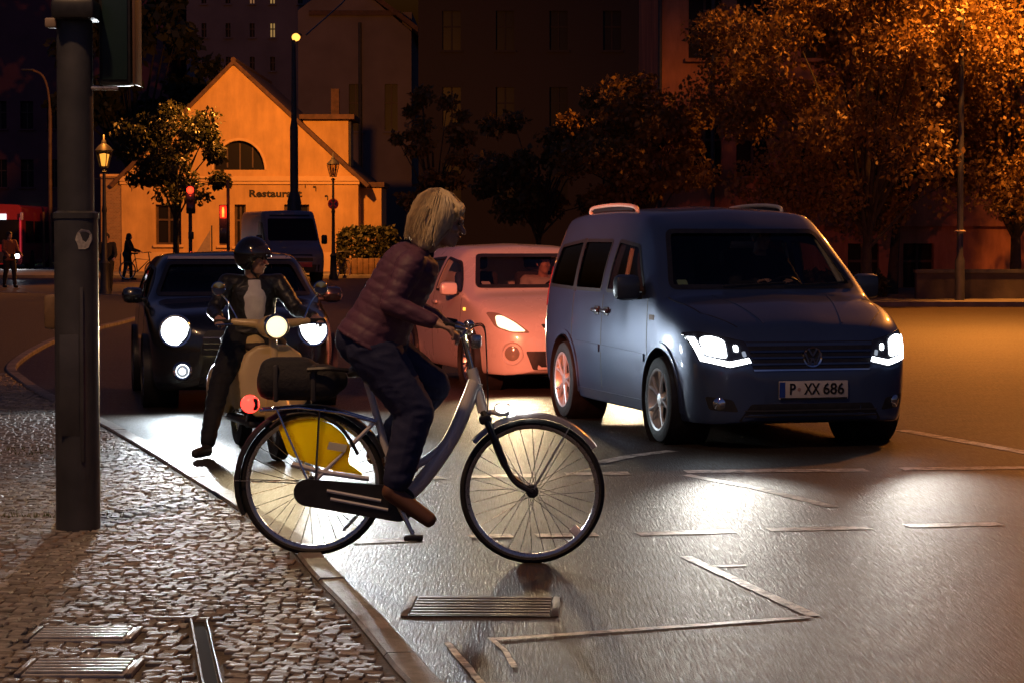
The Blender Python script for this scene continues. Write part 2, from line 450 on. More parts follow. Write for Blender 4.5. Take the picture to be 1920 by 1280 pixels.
# setts: point in polygon test with numpy
bp_ = np.array(base_poly)
def inside(x, y):
    c = False; j = len(bp_) - 1
    xi, yi = bp_[:, 0], bp_[:, 1]; xj, yj = np.roll(xi, 1), np.roll(yi, 1)
    cond = ((yi > y) != (yj > y)) & (x < (xj - xi) * (y - yi) / (yj - yi + 1e-12) + xi)
    return bool(cond.sum() % 2)

rs = random.Random(11)
plates = []          # rectangles kept free of setts (cx, cy, hx, hy)
TA, TB = G(157, 1186, PAV), G(150, 1249, PAV)
for c in (TA, TB): plates.append((c.x, c.y, 0.205, 0.165))
GA = G(372, 1160, PAV); GB = G(398, 1285, PAV)
setts = []
ang = R(-7); ca, sa = math.cos(ang), math.sin(ang)
y = 7.6
while y < 31.0:
    depth = rs.uniform(0.050, 0.062)
    x = -7.5 + rs.uniform(0, 0.1)
    while x < (1.0 if y < 16 else -1.5):
        w = rs.uniform(0.048, 0.082)
        lx, ly = x + w / 2, y + depth / 2 + 0.012 * math.sin(x * 3.1)
        wx, wy = ca * lx - sa * (ly - 12), sa * lx + ca * (ly - 12) + 12
        x += w + 0.005
        px, py = topx((wx, wy, PAV))
        if px < -40 or px > 1000 or py > 1310: continue
        if not inside(wx, wy) or not inside(wx + 0.05, wy) : continue
        if any(abs(wx - cx) < hx + w / 2 and abs(wy - cy) < hy + depth / 2 for cx, cy, hx, hy in plates): continue
        t = (wy - GA.y) / (GB.y - GA.y)
        if -0.02 < t < 1.2 and abs(wx - (GA.x + (GB.x - GA.x) * t)) < 0.035 + w / 2: continue
        setts.append((wx, wy, w, depth))
    y += depth + 0.005
def sett_geo(seed, w=1.0, d=1.0):
    r = random.Random(seed); vs = []
    h = 0.03
    for (sx, sy) in ((-1, -1), (1, -1), (1, 1), (-1, 1)):
        vs.append((sx * w / 2 * r.uniform(.93, 1.0), sy * d / 2 * r.uniform(.93, 1.0), -h))
    for (sx, sy) in ((-1, -1), (1, -1), (1, 1), (-1, 1)):
        vs.append((sx * w / 2 * r.uniform(.9, .99), sy * d / 2 * r.uniform(.9, .99), -0.006 + r.uniform(-.0015, .0015)))
    for (sx, sy) in ((-1, -1), (1, -1), (1, 1), (-1, 1)):
        vs.append((sx * w / 2 * r.uniform(.74, .88), sy * d / 2 * r.uniform(.74, .88), r.uniform(-.003, .002)))
    fs = [(8, 9, 10, 11)]
    for o_ in (0, 4):
        for k in range(4): fs.append((o_ + k, o_ + (k + 1) % 4, o_ + 4 + (k + 1) % 4, o_ + 4 + k))
    return vs, fs
protos = []
for k in range(9):
    vs, fs = sett_geo(100 + k, 0.066, 0.056)
    me = MB().add(vs, fs).mesh('sett', smooth=True, ang=22, recalc=False)
    me.materials.append([M_stone, M_stone, M_stone2, M_stone3][k % 4] if k < 8 else M_stone); protos.append(me)
setts.sort(key=lambda q: q[1])
near = [q for q in setts if topx((q[0], q[1], PAV))[1] < 1276][:300]; nset = set(near)
for i, (wx, wy, w, d) in enumerate(near):
    o = bpy.data.objects.new('sett', protos[rs.randrange(9)]); COL.objects.link(o); o.parent = pavement
    o.location = (wx, wy, PAV + rs.uniform(-0.003, 0.003)); o.scale = (w / 0.066, d / 0.056, 1)
    o.rotation_euler = (rs.uniform(-.05, .05), rs.uniform(-.05, .05), ang + rs.uniform(-.05, .05))
mbs = [MB() for _ in range(3)]
for i, (wx, wy, w, d) in enumerate(setts):
    if (wx, wy, w, d) in nset: continue
    vs, fs = sett_geo(rs.randrange(10 ** 6), w, d)
    E = Matrix.Rotation(ang + rs.uniform(-.06, .06), 3, 'Z') @ Matrix.Rotation(rs.uniform(-.06, .06), 3, 'X') @ Matrix.Rotation(rs.uniform(-.05, .05), 3, 'Y'); c = Vector((wx, wy, PAV + rs.uniform(-.003, .003)))
    mbs[rs.choice((0, 0, 1, 2))].add([E @ Vector(v) + c for v in vs], fs)
for q, m_ in zip(mbs, (M_stone, M_stone2, M_stone3)):
    if q.v: stuff(q.obj('setts', m_, pavement, ang=22, recalc=False))

# ribbed paving slabs let into the setts
M_slab = mat('pale_ribbed_slab', (0.42, 0.42, 0.40), 0.35, var=0.25, vscale=20, bump=0.3, bscale=90)
for c in (TA, TB):
    sl = MB().box((c.x, c.y, PAV - 0.012), (0.36, 0.30, 0.02), bev=0.004).obj('ribbed_slab', M_slab, pavement)
    for k in range(5):
        MB().box((c.x, c.y - 0.115 + k * 0.0575, PAV + 0.002), (0.34, 0.028, 0.012), bev=0.004).obj('rib', M_slab, sl)
    for sx in (-1, 1):
        MB().box((c.x + sx * 0.194, c.y, PAV - 0.008), (0.022, 0.30, 0.026), bev=0.004).obj('edging_stone', M_stone3, pavement)
# slot drain with a pale edge
d = (GB - GA).normalized(); nrm = Vector((-d.y, d.x, 0))
sd = tag(MB().box((0, 0, 0), (1, 1, 1)).obj('slot_drain', M_iron), 'dark narrow slot drain with pale steel edge running through the setts', 'drain')
sd.data.clear_geometry()
q0 = GA + Vector((0, 0, -PAV)); q1 = GB + d * 0.5 + Vector((0, 0, -PAV))
def strip(a, b, off0, off1, z0, z1):
    return MB().prism([(a + nrm * off0 + Vector((0, 0, z0))), (b + nrm * off0 + Vector((0, 0, z0))), (b + nrm * off1 + Vector((0, 0, z0))), (a + nrm * off1 + Vector((0, 0, z0)))], (0, 0, z1 - z0))
sd.data = strip(q0, q1, -0.028, 0.022, 0.036, 0.040).mesh('slot_drain', smooth=False); sd.data.materials.append(mat('slot_dark', (.012, .011, .010), .95))
sgn = 1 if nrm.x < 0 else -1
strip(q0, q1, sgn * 0.026, sgn * 0.034, 0.034, PAV + 0.006).obj('steel_edge', M_kerb, sd, smooth=False)
strip(q0, q1, -sgn * 0.030, -sgn * 0.036, 0.034, PAV + 0.001).obj('steel_edge', M_iron, sd, smooth=False)
MB().box((GA.x - 0.11, GA.y + 0.02, PAV - 0.006), (0.17, 0.03, 0.026), bev=0.004).obj('edging_stone', M_stone3, pavement)

# road markings (thin sheets 4 mm above the asphalt)
def marking(pts, wid=0.1, jag=0.003):
    pts = [G(*p) for p in pts]; r_ = random.Random(int(pts[0].x * 1000)); L_ = []; R_ = []
    dense = []
    for a, b in zip(pts, pts[1:]):
        n = max(2, int((b - a).length / 0.08))
        for k in range(n): dense.append(a.lerp(b, k / n))
    dense.append(pts[-1])
    for i, p in enumerate(dense):
        d_ = (dense[min(i + 1, len(dense) - 1)] - dense[max(i - 1, 0)]).normalized(); n_ = Vector((-d_.y, d_.x, 0))
        L_.append(p + n_ * (wid / 2 + r_.uniform(-jag, jag))); R_.append(p - n_ * (wid / 2 + r_.uniform(-jag, jag)))
    n = len(dense); vs = [(p.x, p.y, 0.004) for p in L_ + R_]
    return MB().add(vs, [(i, i + 1, n + i + 1, n + i) for i in range(n - 1)]).obj('road_marking', M_line, road, smooth=False)
for seg in ([(1285, 1043), (1525, 1155)], ):
    marking(seg, 0.06)
marking([(930, 1199), (1200, 1180), (1520, 1157)], 0.06)
for a, b in (((880, 1006), (960, 1004)), ((1005, 1004), (1120, 1002)), ((1195, 1001), (1375, 996)), ((1440, 993), (1630, 989)), ((1700, 986), (1875, 982)), ((660, 1016), (790, 1011))): marking([a, b], 0.15)
for a, b in (((880, 893), (1000, 891)), ((1060, 888), (1180, 887)), ((1285, 884), (1625, 881)), ((1690, 879), (1990, 876)), ((770, 897), (830, 895))): marking([a, b], 0.2)
marking([(1285, 890), (1420, 915), (1560, 950)], 0.09)
marking([(1330, 1062), (1400, 1060)], 0.05)
marking([(1690, 806), (1800, 826), (2100, 880)], 0.14)
marking([(1120, 868), (1180, 855), (1260, 845)], 0.12)
marking([(838, 1205), (868, 1240), (925, 1310)], 0.028)
marking([(920, 1196), (945, 1218), (958, 1240), (966, 1252)], 0.024)

# storm drain grate in the gutter
GC = (G(790, 1137) + G(1018, 1137)) / 2
dr = thing('storm_drain', 'slatted iron storm drain in the road beside the kerb', 'drain', (GC.x, GC.y, 0), R(-2))
gw, gd = 0.60, 0.52
MB().box((0, 0, 0.0015), (gw - .01, gd - .01, 0.001)).obj('pit_shade', M_black, dr, smooth=False)  # flat black sheet paints the dark depth below the slats
for sx in (-1, 1):
    MB().box((sx * (gw / 2 + .012), 0, 0.003), (0.03, gd + .02, 0.005), bev=0.0015).obj('frame_bar', M_kerb if sx < 0 else M_iron, dr)
for sy in (-1, 1):
    MB().box((0, sy * (gd / 2 + .008), 0.003), (gw - .01, 0.02, 0.005), bev=0.0015).obj('frame_bar', M_iron, dr)
slat = MB().box((0, 0, 0), (gw - .02, 0.036, 0.005), bev=0.0015).mesh('slat'); slat.materials.append(mat('worn_grate_steel', (.30, .26, .21), .5, metal=.6, var=.3, vscale=12))
for k in range(7):
    o = bpy.data.objects.new('slat', slat); COL.objects.link(o); o.parent = dr; o.location = (0, -gd / 2 + 0.03 + k * (gd - .06) / 6, 0.0045)

# far pavement on the right, beyond the carriageway
mb = MB(); mb.prism([(-3.0, 54, 0.004), (90, 51.0, 0.004), (90, 120, 0.004), (-3.0, 120, 0.004)], (0, 0, 0.11))
far_pav = struct(mb.obj('far_pavement', mat('far_paving', (0.12, 0.11, 0.10), 0.85, var=0.3, vscale=3, bump=0.3, bscale=20), smooth=False))
mb = MB(); mb.prism([(-60, 90.5, 0.004), (-3.2, 90.5, 0.004), (-3.2, 120, 0.004), (-60, 120, 0.004)], (0, 0, 0.1))
struct(mb.obj('square_pavement', mat('square_paving', (0.2, 0.18, 0.16), 0.8, var=0.3, vscale=3, bump=0.3, bscale=20), smooth=False))

# weeds in the joints round the foot of the signal pole
rw = random.Random(4); wm = MB()
for (px, py, n_, sp) in ((40, 968, 90, .22), (75, 842, 60, .3), (25, 850, 40, .2)):
    c = G(px, py, PAV)
    for _ in range(n_):
        b_ = Vector((c.x + rw.gauss(0, sp), c.y + rw.gauss(0, .05), PAV - .01)); h_ = rw.uniform(.02, .06); d_ = Vector((rw.uniform(-1, 1), rw.uniform(-1, 1), 0)) * .02; w_ = Vector((.004, 0, 0))
        wm.add([b_ - w_, b_ + w_, b_ + d_ * .5 + Vector((0, 0, h_ * .6)), b_ + d_ + Vector((0, 0, h_))], [(0, 1, 2), (0, 2, 3)])
stuff(wm.obj('weeds', mat('weed_green', (.10, .12, .035), .8, var=.4, vscale=30), recalc=False, smooth=False))
bpy.data.objects['weeds']['label'] = 'thin tufts of weeds growing between the setts near the pole'
bpy.data.objects['weeds']['category'] = 'weeds'
# ================================================================== BACKGROUND BUILDINGS
def wall_poly(poly, y0, thick, holes):
    """poly, holes in (x, z); the wall's street face at y0"""
    mb = MB(); mb.prism([(x, y0, z) for x, z in poly], (0, thick, 0)); me = mb.mesh('w', smooth=False)
    cut = []
    for h in holes:
        c = MB(); c.prism([(x, y0 - 0.5, z) for x, z in h], (0, thick + 1.0, 0)); cut.append(c)
    return boolean(me, cut) if cut else me
def rect(x0, x1, z0, z1): return [(x0, z0), (x1, z0), (x1, z1), (x0, z1)]

# ---- the inn with the gable
YF = 100.0
hx = lambda px: X(px, YF); hz = lambda py: Z(py, YF)
inn = thing('restaurant_house', 'ochre gabled restaurant house lit orange, with half round attic window and lettering', 'house', (hx(437), YF, 0))
L0, L1, AX, AZ, EZ = hx(228), hx(672), hx(440), hz(124), hz(338)
ox = hx(437)
loc = lambda me: xform(me, Matrix.Translation((-ox, -YF, 0)))
lun = [(hx(402), hz(319))] + [(hx(449) + (hx(496) - hx(449)) * math.cos(t), hz(319) + (hz(264) - hz(319)) * math.sin(t)) for t in np.linspace(math.pi, 0, 17)][1:-1] + [(hx(497), hz(319))]
wins = [(292, 340, 384, 459), (411, 428, 386, 460), (440, 461, 384, 462), (533, 580, 384, 460)]
holes = [lun] + [rect(hx(a), hx(b), hz(d_), hz(c)) for a, b, c, d_ in wins]
gable = [(L0, 0), (L1, 0), (L1, EZ), (AX + .12, AZ), (AX - .12, AZ), (L0, EZ)]
w = link('wall', loc(wall_poly(gable, YF, 0.5, holes)), M_plaster, inn)
# side walls and roof
mb = MB(); mb.box((L0 + .22, YF + 7.3, EZ / 2), (.44, 13.5, EZ)); mb2 = MB(); mb2.box((L1 - .22, YF + 7.3, EZ / 2), (.44, 13.5, EZ))
link('side_wall', loc(mb.mesh(smooth=False)), M_plaster, inn); link('side_wall', loc(mb2.mesh(smooth=False)), M_plaster, inn)
for sx, xe in ((-1, L0), (1, L1)):
    e = Vector((xe + sx * .35, 0, EZ - .33 + .02)); a = Vector((AX, 0, AZ + .06)); dn = Vector((-(a.z - e.z), 0, a.x - e.x)).normalized() * .16
    if dn.z < 0: dn = -dn
    mb = MB(); mb.prism([(e.x, YF - .18, e.z), (a.x, YF - .18, a.z), (a.x + dn.x * 0, YF - .18, a.z + .2), (e.x + dn.x, YF - .18, e.z + dn.z)], (0, 15, 0))
    rf = link('roof_slope', loc(mb.mesh(smooth=False)), M_roof, inn)
mb = MB(); mb.tube([(AX, YF - .2, AZ + .24), (AX, YF + 14.9, AZ + .24)], .11, 8); link('ridge', loc(mb.mesh()), M_roof, inn)
# cornice band
for z0, zz, pr in ((hz(340), hz(331), .16), (hz(346), hz(340.5), .09)):
    mb = MB(); mb.box(((L0 + L1) / 2, YF - pr / 2 - .002, (z0 + zz) / 2), (L1 - L0 + .1, pr, zz - z0)); link('cornice', loc(mb.mesh(smooth=False)), M_trim, inn)
mb = MB(); mb.box(((L0 + L1) / 2, YF - .032, .45), (L1 - L0 + .02, .06, .9)); link('plinth', loc(mb.mesh(smooth=False)), M_trim, inn)
M_shutter = mat('dark_brown_shutter', (0.075, 0.042, 0.03), 0.6, var=0.3, vscale=4)
for (a, b, c, d_) in wins:
    x0, x1, z0, z1 = hx(a), hx(b), hz(d_), hz(c)
    mb = MB(); mb.box(((x0 + x1) / 2, YF + .3, (z0 + z1) / 2), (x1 - x0, .03, z1 - z0)); pn = link('window', loc(mb.mesh(smooth=False)), M_winglass, inn)
    mb = MB()
    for xx in (x0 + .05, (x0 + x1) / 2, x1 - .05): mb.box((xx, YF + .25, (z0 + z1) / 2), (.08, .06, z1 - z0))
    for zz in (z0 + .04, z0 + (z1 - z0) * .62, z1 - .04): mb.box(((x0 + x1) / 2, YF + .245, zz), (x1 - x0, .06, .08))
    link('frame', loc(mb.mesh(smooth=False)), M_shutter, pn)
    mb = MB(); mb.box(((x0 + x1) / 2, YF - .05, z0 - .06), (x1 - x0 + .2, .14, .1)); link('sill', loc(mb.mesh(smooth=False)), M_trim, pn)
mb = MB(); mb.prism([(x, YF + .32, z) for x, z in lun], (0, .03, 0)); pn = link('attic_window', loc(mb.mesh(smooth=False)), M_winglass, inn)
mb = MB()
for f in (.25, .5, .75): xx = lun[0][0] + (lun[-1][0] - lun[0][0]) * f; mb.box((xx, YF + .28, lun[0][1] + .55), (.06, .05, 1.1 if f == .5 else .9))
link('glazing_bar', loc(mb.mesh(smooth=False)), M_shutter, pn)
mb = MB()
arc_o = [(hx(449) + (hx(501) - hx(449)) * math.cos(t), hz(319) + (hz(259) - hz(319)) * math.sin(t)) for t in np.linspace(0, math.pi, 19)]
arc_i = [(hx(449) + (hx(497) - hx(449)) * math.cos(t), hz(319) + (hz(264) - hz(319)) * math.sin(t)) for t in np.linspace(0, math.pi, 19)]
mb.prism([(x, YF - .05, z) for x, z in arc_o] + [(x, YF - .05, z) for x, z in reversed(arc_i)], (0, .046, 0)); link('window_surround', loc(mb.mesh(smooth=False)), M_trim, pn)
# lettering, painted in heavy black letter forms
M_ink = mat('black_lettering', (0.012, 0.010, 0.009), 0.7)
for body, a, b in (('Restaurant', 468, 567), ('er', 374, 398)):
    me = text_mesh(body, .36, .015, .012, hx(b) - hx(a))
    xform(me, Matrix.Translation((hx((a + b) / 2) - ox, -.02, hz(364))) @ Matrix.Rotation(R(90), 4, 'X') @ Matrix.Scale(1.12, 4, (0, 1, 0)))
    link('lettering', me, M_ink, inn)
for px, py in ((570, 345), (590, 351), (612, 368)):   # small iron wall anchors
    mb = MB(); mb.box((hx(px), YF - .02, hz(py)), (.12, .03, .07)); mb.box((hx(px) + .06, YF - .02, hz(py) - .1), (.04, .03, .16)); link('wall_anchor', loc(mb.mesh(smooth=False)), M_ink, inn)
# dormer on the right roof slope
dm0, dm1, dz0, dz1 = hx(562), hx(650), hz(320), hz(222)
mb = MB(); mb.prism([(dm0, YF + 1.2, dz1), (dm1, YF + 1.2, dz1), (dm1, YF + 1.2, dz0), (hx(625), YF + 1.2, dz0)], (0, 3.2, 0)); dm = link('dormer', loc(mb.mesh(smooth=False)), M_plaster, inn)
mb = MB(); mb.box(((dm0 + dm1) / 2 + .1, YF + 2.7, dz1 + .1), (dm1 - dm0 + .35, 3.9, .2)); link('dormer_roof', loc(mb.mesh(smooth=False)), M_roof, dm)
mb = MB(); mb.tube([(dm1 + .08, YF + 1.05, dz1 - .1), (dm1 + .08, YF + 1.05, dz0 + .1)], .05, 8); link('drainpipe', loc(mb.mesh()), M_dkmetal, dm)
mb = MB(); mb.box((hx(613), YF + 5, hz(190)), (.35, .35, 1.6)); link('chimney', loc(mb.mesh(smooth=False)), M_roof, inn)
# low wing set back to the right
mb = MB(); mb.box((hx(690) , YF + 3.5, 1.8), (.95, 4.0, 3.6)); wg = link('side_wing', loc(mb.mesh(smooth=False)), M_plaster, inn)
mb = MB(); mb.box((hx(690) , YF + 3.5, 3.72), (1.2, 4.3, .2)); link('wing_roof', loc(mb.mesh(smooth=False)), M_roof, inn)

# brick garden wall left of the inn
bw = MB().box((hx(210), YF + .4, Z(332, YF) / 2), (hx(229.5) - hx(188), .7, Z(332, YF))).obj('brick_wall', brick_mat('old_brick', (.22, .13, .08), (.3, .18, .11), 4.0), smooth=False)
tag(bw, 'weathered brick wall standing against the left side of the gabled house', 'wall')
MB().box((hx(210), YF + .4, Z(332, YF) + .06), (hx(229.5) - hx(186), .84, .1)).obj('coping', M_trim, bw, smooth=False)

# ---- dark tall block behind the inn
def block(name, label, x0, x1, y, h, m, wins_, depth=10, lit=None, roof=None):
    t = thing(name, label, 'building', ((x0 + x1) / 2, y, 0)); cx = (x0 + x1) / 2
    hol = [rect(a, b, c, d_) for a, b, c, d_ in wins_]
    me = wall_poly(rect(x0, x1, 0, h) if roof is None else roof, y, 0.5, hol)
    link('wall', xform(me, Matrix.Translation((-cx, -y, 0))), m, t)
    for sx in (x0 + .25, x1 - .25):
        mb_ = MB(); mb_.box((sx - cx, depth / 2 + .25, h / 2), (.5, depth - .5, h)); mb_.obj('side_wall', m, t, smooth=False)
    mb_ = MB(); mb_.box((0, depth / 2, h + .12 if roof is None else h - .1), (x1 - x0 + (.6 if roof is None else -1.2), depth + .5, .24)); mb_.obj('roof', M_roof, t, smooth=False)
    for i, (a, b, c, d_) in enumerate(wins_):
        on = lit and i in lit
        mb_ = MB(); mb_.box(((a + b) / 2 - cx, .3, (c + d_) / 2), (b - a, .04, d_ - c))
        p = mb_.obj('window', lit[i] if on else M_winglass, t, smooth=False)
        mb_ = MB(); mb_.box(((a + b) / 2 - cx, .25, (c + d_) / 2), (.07, .06, d_ - c)); mb_.box(((a + b) / 2 - cx, .252, c + (d_ - c) * .6), (b - a, .06, .07)); mb_.obj('frame', M_shutter if m.name != 'unlit_dark_render' else m, p, smooth=False)
        mb_ = MB(); mb_.box(((a + b) / 2 - cx, -.06, c - .06), (b - a + .2, .16, .1)); mb_.obj('sill', m, p, smooth=False)
    return t
YB = 150.0
M_lit = mat('lit_window', (0.6, 0.5, 0.3), 0.4, emit=(1.0, .62, .2), es=0.13)
M_lit2 = mat('dim_lit_window', (0.6, 0.5, 0.3), 0.4, emit=(1.0, .5, .22), es=0.09)
ww = []; lit = {}
for py in range(-90, 200, 63):
    for px in (380, 425, 470, 508, 560, 605):
        ww.append((X(px, YB), X(px + 9, YB), Z(py + 34, YB), Z(py + 8, YB)))
lit = {9: M_lit, 15: M_lit, 8: M_lit2}
block('apartment_block', 'tall dark apartment block behind the gabled house with few lit windows', X(352, YB), X(640, YB), YB, 24, M_darkwall, ww, 14, lit)
# ---- grey gabled house right behind the inn (steep roof)
YC = 128.0
g0, g1 = X(560, YC), X(772, YC)
rp = [(g0, 0), (g1, 0), (g1, Z(60, YC)), (X(690, YC), Z(-10, YC)), (X(640, YC), Z(-40, YC)), (g0, Z(20, YC))]
block('grey_house', 'tall grey rendered house with a narrow window behind the restaurant dormer', g0, g1, YC, 13.4, M_darkwall, [(X(722, YC), X(746, YC), Z(246, YC), Z(158, YC)), (X(655, YC), X(680, YC), Z(246, YC), Z(158, YC))], 12, None, rp)
gh = bpy.data.objects['grey_house']
MB().tube([(X(676, YC) - (g0 + g1) / 2, -.1, 0.2), (X(676, YC) - (g0 + g1) / 2, -.1, 12.8)], .09, 8).obj('drainpipe', M_dkmetal, gh)
a, b = Vector((X(690, YC), 0, Z(-10, YC))), Vector((X(785, YC), 0, Z(62, YC)))
MB().prism([(a.x - (g0 + g1) / 2, -.5, a.z), (b.x - (g0 + g1) / 2, -.5, b.z), (b.x - (g0 + g1) / 2, -.5, b.z + .3), (a.x - (g0 + g1) / 2, -.5, a.z + .3)], (0, 12, 0)).obj('roof_slope', M_roof, gh, smooth=False)
# ---- reddish building on the right, behind the trees
YR = 68.0
wr = [(X(1694, YR), X(1750, YR), .12, Z(457, YR))]
for px in (1290, 1380, 1500, 1600, 1700, 1830):
    for z0 in (2.9, 6.2):
        wr.append((X(px, YR), X(px + 62, YR), z0 + .35, z0 + 2.05))
wr.append((X(1590, YR), X(1648, YR), .12, Z(457, YR)))
rb = block('red_house', 'reddish rendered building with a doorway behind the autumn trees on the right', X(1232, YR), X(2080, YR), YR, 11.0, M_redwall, wr, 10)
cx = (X(1232, YR) + X(2080, YR)) / 2
MB().box((0, -.06, 1.95), (X(2080, YR) - X(1232, YR), .12, .22)).obj('string_course', M_redwall, rb, smooth=False)
for px in (1236, 1335):
    MB().tube([(X(px, YR) - cx, -.12, .15), (X(px, YR) - cx, -.12, 10.9)], .06, 8).obj('drainpipe', M_dkmetal, rb)
for px in (1684, 1756):
    MB().box((X(px, YR) - cx, -.05, .75), (.16, .1, 1.25)).obj('door_surround', M_redwall, rb, smooth=False)
YD = 118.0
wd_ = [(X(px, YD), X(px + 34, YD), z0, z0 + 1.9) for px in (830, 930, 1030, 1130) for z0 in (3.2, 6.9, 10.6)]
block('dark_block', 'black unlit block of flats behind the large dark tree in the centre', X(785, YD), X(1300, YD), YD, 19, mat('unlit_dark_render', (.022, .016, .018), .9, var=.2, vscale=.5), wd_, 10)  # the unlit dark is put into the near-black wall colour
# ---- low dark wall / railing strip in front of it
lw = thing('low_wall', 'low dark garden wall along the far pavement on the right', 'wall', (X(1860, 56.5), 56.5, .114))
mb = MB(); mb.box((0, 0, .3), (X(2060, 56.5) - X(1775, 56.5), .3, .6)); mb.obj('wall', mat('dark_masonry', (.06, .05, .045), .9, var=.3, vscale=3, bump=.4, bscale=14), lw, smooth=False)
MB().box((0, 0, .64), (X(2060, 56.5) - X(1775, 56.5) + .06, .38, .08)).obj('coping', M_dkmetal, lw, smooth=False)
# ---- dark buildings far left, with small lit signs
YL = 150.0
wl = [(X(px, YL), X(px + 24, YL), z0, z0 + 1.7) for px in (-60, -10, 40, 90, 140) for z0 in (4.6, 8.2)]
M_lit3 = mat('shop_lights', (.6, .5, .3), .4, emit=(1.0, .72, .35), es=1.1)
wl += [(X(84, YL), X(104, YL), Z(438, YL), Z(424, YL))]
lb = block('corner_building', 'dark plum corner building at far left with a lit shop window', X(-120, YL), X(318, YL), YL, 20, mat('plum_render', (.16, .06, .07), .9, var=.2, vscale=.5), wl, 10, {10: M_lit3})
MB().box((X(66, YL) - (X(-120, YL) + X(330, YL)) / 2, -.3, Z(410, YL)), (.55, .12, .4)).obj('lit_sign', mat('green_sign', (.3, .5, .3), .4, emit=(.4, 1, .5), es=0.6), lb, smooth=False)

# ================================================================== TREES
M_leafA = leaf_mat('autumn_leaves', (.16, .085, .02), (.30, .18, .045))
M_leafB = leaf_mat('dark_leaves', (.025, .032, .010), (.065, .062, .022))
M_leafC = leaf_mat('brown_leaves', (.09, .06, .02), (.19, .12, .035))
def tree(name, label, base, h, trunk_h, rx, rz, leaves, lsize, m, seed, lean=0.0, clumps=46, trunk_r=.17, group=None):
    r = random.Random(seed); t = thing(name, label, 'tree', base, 0, group)
    mb = MB()
    mb.tube([(0, 0, -.1), (lean * .2, 0, trunk_h * .4), (lean * .6, .05, trunk_h), (lean, 0, h * .75)], [trunk_r * 1.25, trunk_r, trunk_r * .8, trunk_r * .25], 10)
    cz = (trunk_h + h) / 2 + .1; cent = Vector((lean, 0, cz)); cl = []
    for k in range(clumps):
        a = r.uniform(0, 2 * math.pi); e = math.asin(r.uniform(-.95, 1)); q = r.uniform(.35, 1.0) ** .6
        p = cent + Vector((math.cos(a) * math.cos(e) * rx * q, math.sin(a) * math.cos(e) * rx * q, math.sin(e) * rz * q))
        cl.append((p, r.uniform(.28, .5) * rx * .62))
    for k, (p, rr) in enumerate(cl[:26]):
        s0 = Vector((lean * .5, 0, trunk_h * r.uniform(.75, 1.25))); mid = s0.lerp(p, .5) + Vector((0, 0, .25))
        mb.tube([s0, mid, p], [trunk_r * .42, trunk_r * .24, .012], 6)
    mb.obj('trunk', M_bark, t)
    rs_ = np.random.RandomState(seed); N = leaves
    ci = rs_.randint(0, len(cl), N); C = np.array([list(cl[i][0]) for i in range(len(cl))])[ci]; RR = np.array([c[1] for c in cl])[ci]
    dirs = rs_.normal(size=(N, 3)); dirs /= np.linalg.norm(dirs, axis=1)[:, None]
    pos = C + dirs * (RR * rs_.uniform(.15, 1.0, N) ** .55)[:, None] * np.array([1, 1, .75])
    u = rs_.normal(size=(N, 3)); u[:, 2] -= .7; u /= np.linalg.norm(u, axis=1)[:, None]
    w_ = rs_.normal(size=(N, 3)); w_ = np.cross(u, w_); w_ /= np.linalg.norm(w_, axis=1)[:, None]
    L_ = lsize * (.5 + 1.3 * rs_.beta(1.6, 3.2, N))[:, None]
    V = np.stack([pos, pos + u * L_ * .5 + w_ * L_ * .32, pos + u * L_, pos + u * L_ * .5 - w_ * L_ * .32], 1).reshape(-1, 3)
    me = bpy.data.meshes.new('crown'); F = np.arange(N * 4).reshape(N, 4)
    me.from_pydata(V.tolist(), [], F.tolist()); me.update()
    link('crown', me, m, t)
    return t
fp = .114
tree('autumn_tree', 'broad autumn tree with thick trunk standing right behind the blue van', (X(1626, 57), 57, fp), 9.8, 1.5, 3.8, 4.3, 52000, .13, M_leafA, 21, 0, 90, .12)
tree('autumn_tree', 'autumn tree glowing orange at the right edge of the photo', (X(1905, 60), 60, fp), 9.8, 1.7, 3.3, 4.2, 42000, .13, M_leafA, 22, 0, 80, .14)
tree('autumn_tree', 'second slimmer trunk just right of the broad autumn tree', (X(1673, 61), 61, fp), 8.5, 1.9, 2.8, 3.3, 20000, .13, M_leafA, 23, .2, 50, .13)
tree('small_tree', 'small brown leaved tree above the roof of the blue van', (X(1215, 60), 60, fp), 5.4, 1.7, 2.1, 1.7, 12000, .16, M_leafA, 24, 0, 44, .09)
tree('small_tree', 'sparse dim tree between the white car and the blue van', (X(1010, 63), 63, fp), 4.6, 1.6, 1.9, 1.6, 7000, .16, M_leafC, 25, 0, 30, .08)
tree('small_tree', 'thin dim tree behind the head of the cyclist', (X(812, 78), 78, fp), 6.0, 2.2, 1.3, 2.3, 4600, .18, M_leafA, 26, 0, 26, .09)
tree('street_tree', 'small street tree in front of the lit restaurant facade', (X(330, 84), 84, 0), 6.0, 2.7, 2.0, 1.6, 8000, .17, M_leafB, 27, 0, 40, .11)
tree('dark_tree', 'tall dark tree at the upper left beside the apartment block', (X(255, 125), 125, .1), 15, 4, 4.0, 5.2, 6000, .5, M_leafB, 29, 0, 44, .25)
